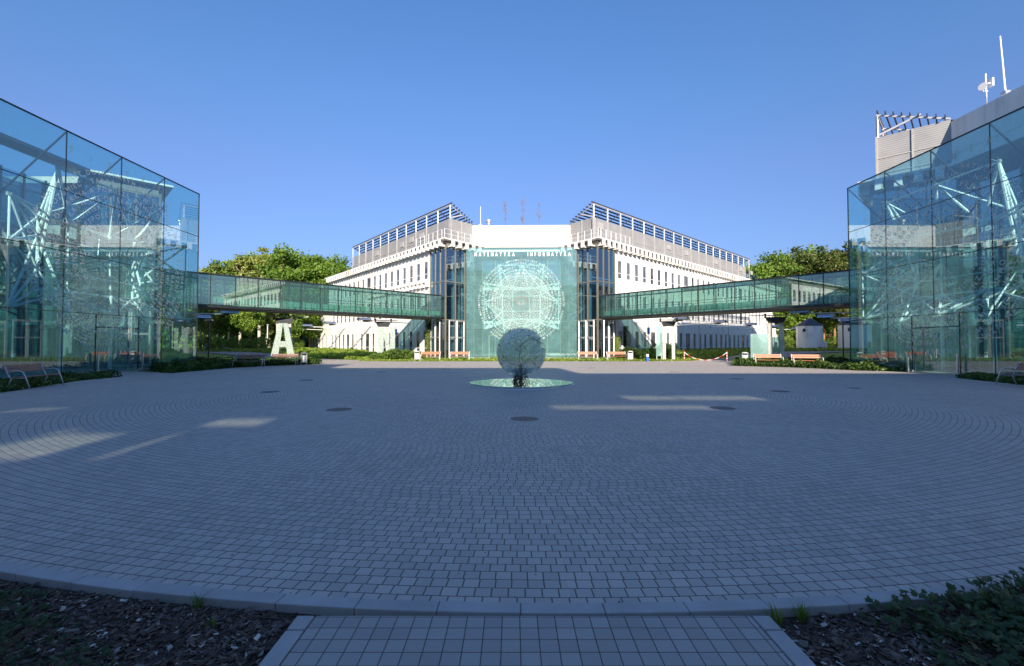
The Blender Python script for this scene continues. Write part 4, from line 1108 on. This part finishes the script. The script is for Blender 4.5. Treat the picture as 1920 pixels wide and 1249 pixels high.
# ------------------------------------------------------------------ trees
def leafquad(mb, c, s, rr):
    n = Vector((rr.gauss(0, 1), rr.gauss(0, 1), rr.gauss(0, 1)+.4)).normalized(); a = n.orthogonal().normalized(); b = n.cross(a)
    t = rr.uniform(0, 6.28); a, b = a*math.cos(t)+b*math.sin(t), b*math.cos(t)-a*math.sin(t)
    mb.v += [c-a*s-b*s*.5, c+a*s*.2-b*s*.7, c+a*s+b*s*.3, c-a*s*.1+b*s*.7]; i = len(mb.v)
    mb.f.append([i-4, i-3, i-2, i-1]); mb.m.append(0)
def make_tree(seed, hgt, cw, cb, leafm, barkm, ls=.21, clumps=85, per=110, shape='round'):
    rr = random.Random(seed); root = empty('tree', '', 'tree'); tk = MB()
    lean = rr.uniform(-.4, .4)
    pts = [(lean*t*t, rr.uniform(-.1, .1)*t, hgt*.92*t) for t in [i/6 for i in range(7)]]
    tk.tube(pts, [max(.03, .20*(1-t)+.03) for t in [i/6 for i in range(7)]], 8)
    cr = MB(); cc = []
    for k in range(clumps):
        while True:
            x, y, z = rr.uniform(-1, 1), rr.uniform(-1, 1), rr.uniform(-1, 1)
            if shape == 'cone':
                if math.hypot(x, y) <= (1-(z+1)/2)*.9+.12: break
            elif x*x+y*y+z*z <= 1 and x*x+y*y+z*z > .15: break
        w_ = cw*(1+.25*math.sin(seed+3*math.atan2(y, x)))
        c = Vector((x*w_+lean*.6, y*w_, cb+(hgt-cb)*(z+1)/2)); cc.append(c)
        r_ = rr.uniform(.55, 1.15)*cw*.26
        for j in range(per):
            v = Vector((rr.gauss(0, 1), rr.gauss(0, 1), rr.gauss(0, .75)))*r_*.62
            leafquad(cr, c+v, ls*rr.uniform(.6, 1.3), rr)
    for c in cc[:22]:
        z = max(cb*.7, c.z-cw*.7); tk.tube([(lean*(z/hgt)**2, 0, z), tuple((Vector((0, 0, z)).lerp(c, .5)+Vector((0, 0, -.2)))), tuple(c)], [.07, .045, .015], 5)
    tk.build('trunk', barkm, root, smooth=True); cr.build('crown', leafm, root)
    return root
rT = random.Random(21)
protos = {'oak': [make_tree(1, 16, 3.6, 3.2, M['leaf'], M['bark']), make_tree(2, 18, 3.3, 3.5, M['leaf'], M['bark'])],
          'birch': [make_tree(3, 17, 2.2, 4.5, M['leaf2'], M['birch'], .18, 75, 95), make_tree(4, 15, 2.6, 3.5, M['leaf2'], M['birch'], .18, 75, 95)],
          'pine': [make_tree(5, 18, 2.6, 6.5, M['pine'], M['pinebark'], .19, 65, 100), make_tree(6, 16, 2.9, 5.0, M['pine'], M['pinebark'], .19, 65, 100)],
          'bush': [make_tree(8, 4.2, 2.4, .5, M['leaf'], M['bark'], .11, 40, 90)]}
tu = set()
kindname = {'oak': ('broadleaf_tree', 'round leafy green tree'), 'birch': ('birch_tree', 'pale leaved birch with light trunk'), 'pine': ('pine_tree', 'dark pine with reddish trunk'), 'bush': ('bush', 'low dense green bush')}
trees = []
def put_tree(kind, px, top, Y, where, ordn):
    pr = protos[kind]; i = rT.randrange(len(pr)); o = pr[i]
    base = {'oak': (16, 18), 'birch': (17, 15), 'pine': (18, 16), 'bush': (4.2,)}[kind][i]
    x = (px-960)/F*Y; zt = at(px, top, Y).z; z0 = terr(x, Y); sc = (zt-z0)/base
    if (kind, i) in tu: o = copy_tree(o)
    tu.add((kind, i)); o.location = (x, Y, z0-.05); o.rotation_euler = (0, 0, rT.uniform(0, 6.28)); sx = sc*rT.uniform(.95, 1.2); o.scale = (sx, sx, sc)
    o.name = kindname[kind][0]; trees.append((o, kind, px, Y, where))
nums = ['first', 'second', 'third', 'fourth', 'fifth', 'sixth', 'seventh', 'eighth', 'ninth', 'tenth', 'eleventh', 'twelfth', 'thirteenth', 'fourteenth', 'fifteenth', 'sixteenth', 'seventeenth', 'eighteenth', 'nineteenth', 'twentieth']
skyL = [(376, 505), (395, 498), (412, 487), (430, 492), (450, 472), (468, 478), (486, 466), (505, 470), (525, 464), (545, 472), (565, 475), (585, 476), (605, 484), (625, 482), (642, 486)]
for i, (px, top) in enumerate(skyL):
    k = 'birch' if px < 540 and i % 3 != 2 else 'oak'; put_tree(k, px, top, rT.uniform(82, 96), 'left', 0)
for px, top, Y, k in ((350, 508, 78, 'oak'), (320, 505, 80, 'birch'), (385, 540, 66, 'birch'), (405, 545, 70, 'birch'), (440, 535, 72, 'oak'), (470, 530, 70, 'oak'), (500, 540, 74, 'birch'), (545, 535, 78, 'oak'), (520, 548, 80, 'oak'), (580, 540, 84, 'oak')):
    put_tree(k, px, top, Y, 'left', 0)
skyR = [(1422, 492), (1440, 480), (1455, 476), (1472, 482), (1488, 470), (1506, 462), (1522, 466), (1538, 474), (1555, 462), (1572, 458), (1590, 456), (1615, 466), (1640, 470)]
for i, (px, top) in enumerate(skyR):
    put_tree('pine' if i % 3 == 2 or px > 1560 else 'oak', px, top, rT.uniform(98, 112), 'right', 0)
for px, top, Y, k in ((1480, 545, 90, 'oak'), (1500, 520, 96, 'pine'), (1545, 520, 92, 'pine'), (1565, 515, 88, 'pine'), (1585, 520, 84, 'pine'), (1600, 515, 90, 'oak'), (1530, 540, 99, 'oak'), (1630, 510, 92, 'oak')):
    put_tree(k, px, top, Y, 'right', 0)
for px, top, Y in ((395, 628, 60), (415, 634, 62), (440, 632, 63), (465, 636, 66), (490, 632, 68), (560, 636, 80), (1475, 632, 88), (1550, 636, 90), (1568, 632, 86), (1590, 634, 82)):
    put_tree('bush', px, top, Y, 'left' if px < 960 else 'right', 0)
for where in ('left', 'right'):
    for kd in ('oak', 'birch', 'pine', 'bush'):
        for rowname, cond in (('back row', lambda Y: (Y > 81 if where == 'left' else Y > 97)), ('front row', lambda Y: not (Y > 81 if where == 'left' else Y > 97))):
            g = sorted([t for t in trees if t[1] == kd and t[4] == where and cond(t[3])], key=lambda t: t[2])
            for i, t in enumerate(g):
                tag(t[0], '%s, %s from left in %s of %s wood' % (kindname[kd][1], nums[i], rowname, where), 'bush' if kd == 'bush' else 'tree', 'trees of the wood on the %s' % where)

# ------------------------------------------------------------------ ground cover, grass, mulch, ivy
def inpoly(x, y, P):
    c = False; j = len(P)-1
    for i in range(len(P)):
        if (P[i][1] > y) != (P[j][1] > y) and x < (P[j][0]-P[i][0])*(y-P[i][1])/(P[j][1]-P[i][1])+P[i][0]: c = not c
        j = i
    return c
def cover(name, label, P, n, hgt, ls, m, seed, cat='ground cover', z0=None, clump=.9):
    rr = random.Random(seed); mb = MB(); xs_ = [p[0] for p in P]; ys_ = [p[1] for p in P]; k = 0; t = 0
    while k < n and t < n*20:
        t += 1; x = rr.uniform(min(xs_), max(xs_)); y = rr.uniform(min(ys_), max(ys_))
        if not inpoly(x, y, P): continue
        nz = noise.noise(Vector((x*clump, y*clump, seed)))
        if nz < -.35 and rr.random() < .7: continue
        h = hgt*(.55+.9*max(0, nz+.25))*rr.random()**.6; base = terr(x, y) if z0 is None else z0
        leafquad(mb, Vector((x, y, base+h)), ls*rr.uniform(.6, 1.3), rr); k += 1
    o = mb.build(name, m); return tag(o, label, cat, kind='stuff')
bedL = [gp(0, 737), gp(60, 728), gp(150, 714), gp(228, 706.5), (-22.05, 24.0), (-22.05, 17), (-19, 12)]
bedR = [gp(1920, 722), gp(1850, 715), gp(1790, 708), (22.8, 23.0), (22.8, 16), (20, 12.5)]
cover('groundcover', 'dark green leafy plants before the left glass wall', bedL, 9000, .30, .06, M['cover'], 1)
cover('groundcover', 'dark green leafy plants before the right glass wall', bedR, 9000, .30, .06, M['cover'], 2)
bedL2 = [gp(320, 700), gp(366, 696), gp(434, 690), gp(500, 686.5), gp(604, 682.5), (-17.6, 40.0), (-22.5, 41.5), (-27, 38), (-24.3, 32.6), (-22.05, 32.3), (-22.05, 28.0)]
cover('groundcover', 'leafy ground plants behind the dark benches on the left', bedL2, 26000, .55, .075, M['cover'], 3)
bedR2 = [gp(1700, 697), gp(1605, 695), gp(1480, 689), gp(1372, 686), (18.6, 38.5), (22.4, 40.5), (27.5, 37.5), (24.5, 31.8), (22.85, 31.2), (22.85, 26.6)]
cover('groundcover', 'leafy ground plants behind the brown benches on the right', bedR2, 26000, .50, .075, M['cover'], 4)
bedC = [(-14.0, 42.4), gp(745, 677.8), gp(780, 677.5), gp(1180, 677.5), gp(1225, 677.5), (16.8, 43.0), (19.4, 47.0), (14.0, 53.2), (8.8, 48.0), (-6.4, 49.9), (-7.0, 48.2), (-12.5, 53.5), (-16.0, 47.5)]
cover('grass', 'bright green grass strip before the central glass screen', bedC, 26000, .22, .075, M['grassb'], 5, 'grass')
hL = [(-13.6, 43.6), (-11.5, 43.6), (-8.6, 46.6), (-10.5, 48.6), (-12.0, 47.6)]
hR = [(12.6, 44.8), (16.6, 45.6), (16.4, 48.0), (12.9, 50.6), (10.6, 48.4)]
cover('shrub_bed', 'rounded green shrubs beside the glass letter N', hL, 9000, .85, .08, M['cover'], 6, 'shrubs', .05, .6)
cover('shrub_bed', 'rounded green shrubs at the foot of the right wing', hR, 11000, 1.2, .08, M['cover'], 7, 'shrubs', .05, .6)
cover('grass', 'sunlit meadow grass before the left wing', [(-14, 54), (-17, 49), (-24, 52.5), (-34, 57), (-48, 58), (-46, 84), (-33, 79)], 30000, .35, .12, M['grassb'], 8, 'grass')
cover('grass', 'shaded meadow grass before the right wing', [(17, 56), (20.5, 49), (27, 54.5), (36, 60), (60, 64), (58, 98)], 30000, .35, .12, M['grassb'], 9, 'grass')
def mass(name, label, x0, x1, y0, y1, h, n, ls, m, seed):
    rr = random.Random(seed); mb = MB()
    for k in range(n):
        x = rr.uniform(x0, x1); y = rr.uniform(y0, y1); hh = h*(.75+.35*noise.noise(Vector((x*.12, y*.12, seed)))); leafquad(mb, Vector((x, y, .3+hh*rr.random()**.8)), ls*rr.uniform(.6, 1.3), rr)
    tag(mb.build(name, m), label, 'wood', kind='stuff')
mass('wood', 'far dense green wood closing the view on the left', -95, -30, 98, 112, 13, 34000, .42, M['leaf'], 5)
mass('wood', 'far dark pine wood closing the view on the right', 42, 108, 114, 128, 15, 34000, .45, M['pine'], 6)
# climbing plants on the walls
def climber(px, py0, py1, Y, label, seed):
    rr = random.Random(seed); a = at(px, py0, Y); b = at(px, py1, Y); mb = MB()
    root = empty('climbing_plant', label, 'climber', (a.x, Y, 0))
    for k in range(900):
        t = rr.random(); leafquad(mb, Vector((rr.gauss(0, .16)*(1.2-t*.6), rr.gauss(0, .05), (b.z-.0)+(a.z-b.z)*(1-t))), .06, rr)
    mb.build('foliage', M['grassb'] if 'yellow' in label else M['cover'], root)
    s = MB(); s.tube([(0, .03, 0), (.03, .03, a.z-.2)], [.02, .01], 5); s.build('stem', M['bark'], root)
climber(803, 619, 665, 50.8, 'yellow green climber at the left door of the white building', 1)
climber(1157, 632, 665, 50.6, 'yellow green climber at the right door of the white building', 2)
climber(1172, 612, 650, 52.0, 'dark climber on the right wing next to the door', 3)
climber(803, 596, 622, 50.4, 'dark climber hanging at the corner under the left footbridge', 4)
# foreground mulch
rr = random.Random(31); ch = MB()
def bedside(x, y): return math.hypot(x-PC[0], y-PC[1]) > PR+.14 and (x < -1.28 or x > 1.53)
k = 0
while k < 30000:
    x = rr.uniform(-4.4, 4.6); y = rr.uniform(1.7, 3.7)
    if not bedside(x, y): continue
    L = (.005+.022*rr.random()**2.2)*(1.6 if rr.random() < .04 else 1); W_ = L*rr.uniform(.35, 1.3); th = rr.uniform(.002, .005); a = rr.uniform(0, 3.14); tl = rr.uniform(-.5, .5); tz = rr.uniform(-.4, .4)
    z = -.043+rr.random()**2*.016+.012*noise.noise(Vector((x*4, y*4, 0)))
    Mx = Matrix.Translation((x, y, z)) @ Matrix.Rotation(a, 4, 'Z') @ Matrix.Rotation(tl, 4, 'X') @ Matrix.Rotation(tz, 4, 'Y')
    ch.M = Mx; ch.box((0, 0, 0), (L*2, W_, th)); k += 1
ch.M = None
tag(ch.build('mulch', M['chips']), 'brown bark chips covering the beds in the foreground', 'mulch', kind='stuff')
tw = MB()
for k in range(46):
    while True:
        x = rr.uniform(-4, 4.2); y = rr.uniform(1.8, 3.2)
        if bedside(x, y): break
    a = rr.uniform(0, 6.28); L = rr.uniform(.08, .3); tw.tube([(x, y, -.035), (x+L*.5*math.cos(a), y+L*.5*math.sin(a), -.02+rr.uniform(0, .02)), (x+L*math.cos(a+.3), y+L*math.sin(a+.3), -.03)], .0022, 4)
tag(tw.build('twigs', mat('dry_twig', (.22, .16, .10), .8)), 'thin dry twigs scattered on the bark chips', 'twigs', kind='stuff')
db = MB()
for k in range(420):
    a = rr.uniform(-.9, .9); r_ = PR-rr.random()**2*11; x = PC[0]+r_*math.sin(a); y = PC[1]-r_*math.cos(a); sz = rr.uniform(.004, .014); t = rr.uniform(0, 6.28)
    c_, s_ = math.cos(t)*sz, math.sin(t)*sz
    db.poly([(x-c_, y-s_, .003), (x+s_*.5, y-c_*.5, .006), (x+c_, y+s_, .004), (x-s_*.6, y+c_*.6, .008)])
tag(db.build('debris', M['chips']), 'small dry leaves and specks lying on the plaza paving', 'debris', kind='stuff')
def ivyleaf(mb, c, s, rr, up=.8):
    n = Vector((rr.gauss(0, .45), rr.gauss(0, .45)-.25, up)).normalized(); t = Vector((rr.gauss(0, 1), rr.gauss(0, 1), 0)); a = (t-n*t.dot(n)).normalized(); b = n.cross(a)
    sh = [(0, -.45), (.28, -.62), (.55, -.35), (.82, -.30), (.62, .02), (.70, .42), (.34, .40), (0, 1.0), (-.34, .40), (-.70, .42), (-.62, .02), (-.82, -.30), (-.55, -.35), (-.28, -.62)]
    base = len(mb.v); mb.v.append(c+n*s*.10)
    for x, y in sh: mb.v.append(c+a*x*s+b*y*s-n*s*.22*(x*x+y*y))
    for i in range(len(sh)): mb.f.append([base, base+1+i, base+1+(i+1) % len(sh)]); mb.m.append(0)
def ivy(name, label, spots, seed, n, s0):
    rr = random.Random(seed); root = empty(name, label, 'ivy', (spots[0][0], spots[0][1], -.05)); lf = MB(); st = MB(); O = Vector((spots[0][0], spots[0][1], -.05))
    for (x, y, r_, h) in spots:
        for k in range(int(n*r_*r_)):
            a = rr.uniform(0, 6.28); q = r_*rr.random()**.5; X = x+q*math.cos(a); Y = y+q*math.sin(a)
            if not (math.hypot(X-PC[0], Y-PC[1]) > PR+(-.02 if h > .2 else .1)) or -1.3 < X < 1.55: continue
            zz = h*(1-(q/r_)**2)**.5*(.5+.5*rr.random())+.02+.05*noise.noise(Vector((X*6, Y*6, 1)))
            ivyleaf(lf, Vector((X, Y, max(.01, zz)))+Vector((-O.x, -O.y, 0)), s0*rr.uniform(.6, 1.3), rr)
            if rr.random() < .15: st.tube([(x-O.x+(X-x)*.3, y-O.y+(Y-y)*.3, 0), (X-O.x, Y-O.y, max(.01, zz))], .0025, 4)
    lf.build('foliage', M['ivy'], root); st.build('stem', M['bark'], root)
ivy('ivy_plant', 'low ivy creeping over bark chips in the bottom left corner', [(-2.75, 2.35, .42, .10), (-2.2, 2.2, .28, .07), (-3.2, 2.6, .45, .12), (-1.9, 2.1, .2, .05)], 3, 1700, .024)
ivy('ivy_plant', 'dense dark ivy mound spilling over the kerb in the bottom right corner', [(2.65, 2.74, .34, .13), (3.1, 2.80, .40, .18), (3.1, 2.45, .5, .15), (2.5, 2.35, .32, .07), (3.6, 2.9, .5, .2), (2.3, 2.80, .2, .08)], 4, 1750, .032)
# grass tufts along the kerb
for k, (x, y, n, h, lb) in enumerate(((1.55, 2.74, 46, .11, 'small green grass tuft at the kerb corner right of the walk'), (1.72, 2.76, 60, .10, 'bright feathery weed tuft beside the kerb right of the walk'), (-1.95, 2.90, 30, .09, 'little grass tuft by the kerb left of the walk'), (-1.75, 2.72, 24, .05, 'tiny weed on the chips left of the walk'), (3.0, 2.95, 50, .15, 'upright broad leaved weed rising from the ivy mound'))):
    r2 = random.Random(k); root = empty('grass_tuft', lb, 'weed', (x, y, -.05)); m = MB()
    for j in range(n):
        a = r2.uniform(0, 6.28); l = h*r2.uniform(.5, 1.2); dx, dy = math.cos(a)*l*.5, math.sin(a)*l*.5; ww = .002 if h < .2 else .012
        o_ = Vector((r2.gauss(0, .015), r2.gauss(0, .015), 0)); p1_ = o_+Vector((dx*.4, dy*.4, l*.7)); p2_ = o_+Vector((dx, dy, l)); s_ = Vector((-math.sin(a), math.cos(a), 0))*ww
        m.poly([o_-s_, o_+s_, p1_+s_, p1_-s_]); m.poly([p1_-s_, p1_+s_, p2_])
    m.build('blade', M['grassb'], root)
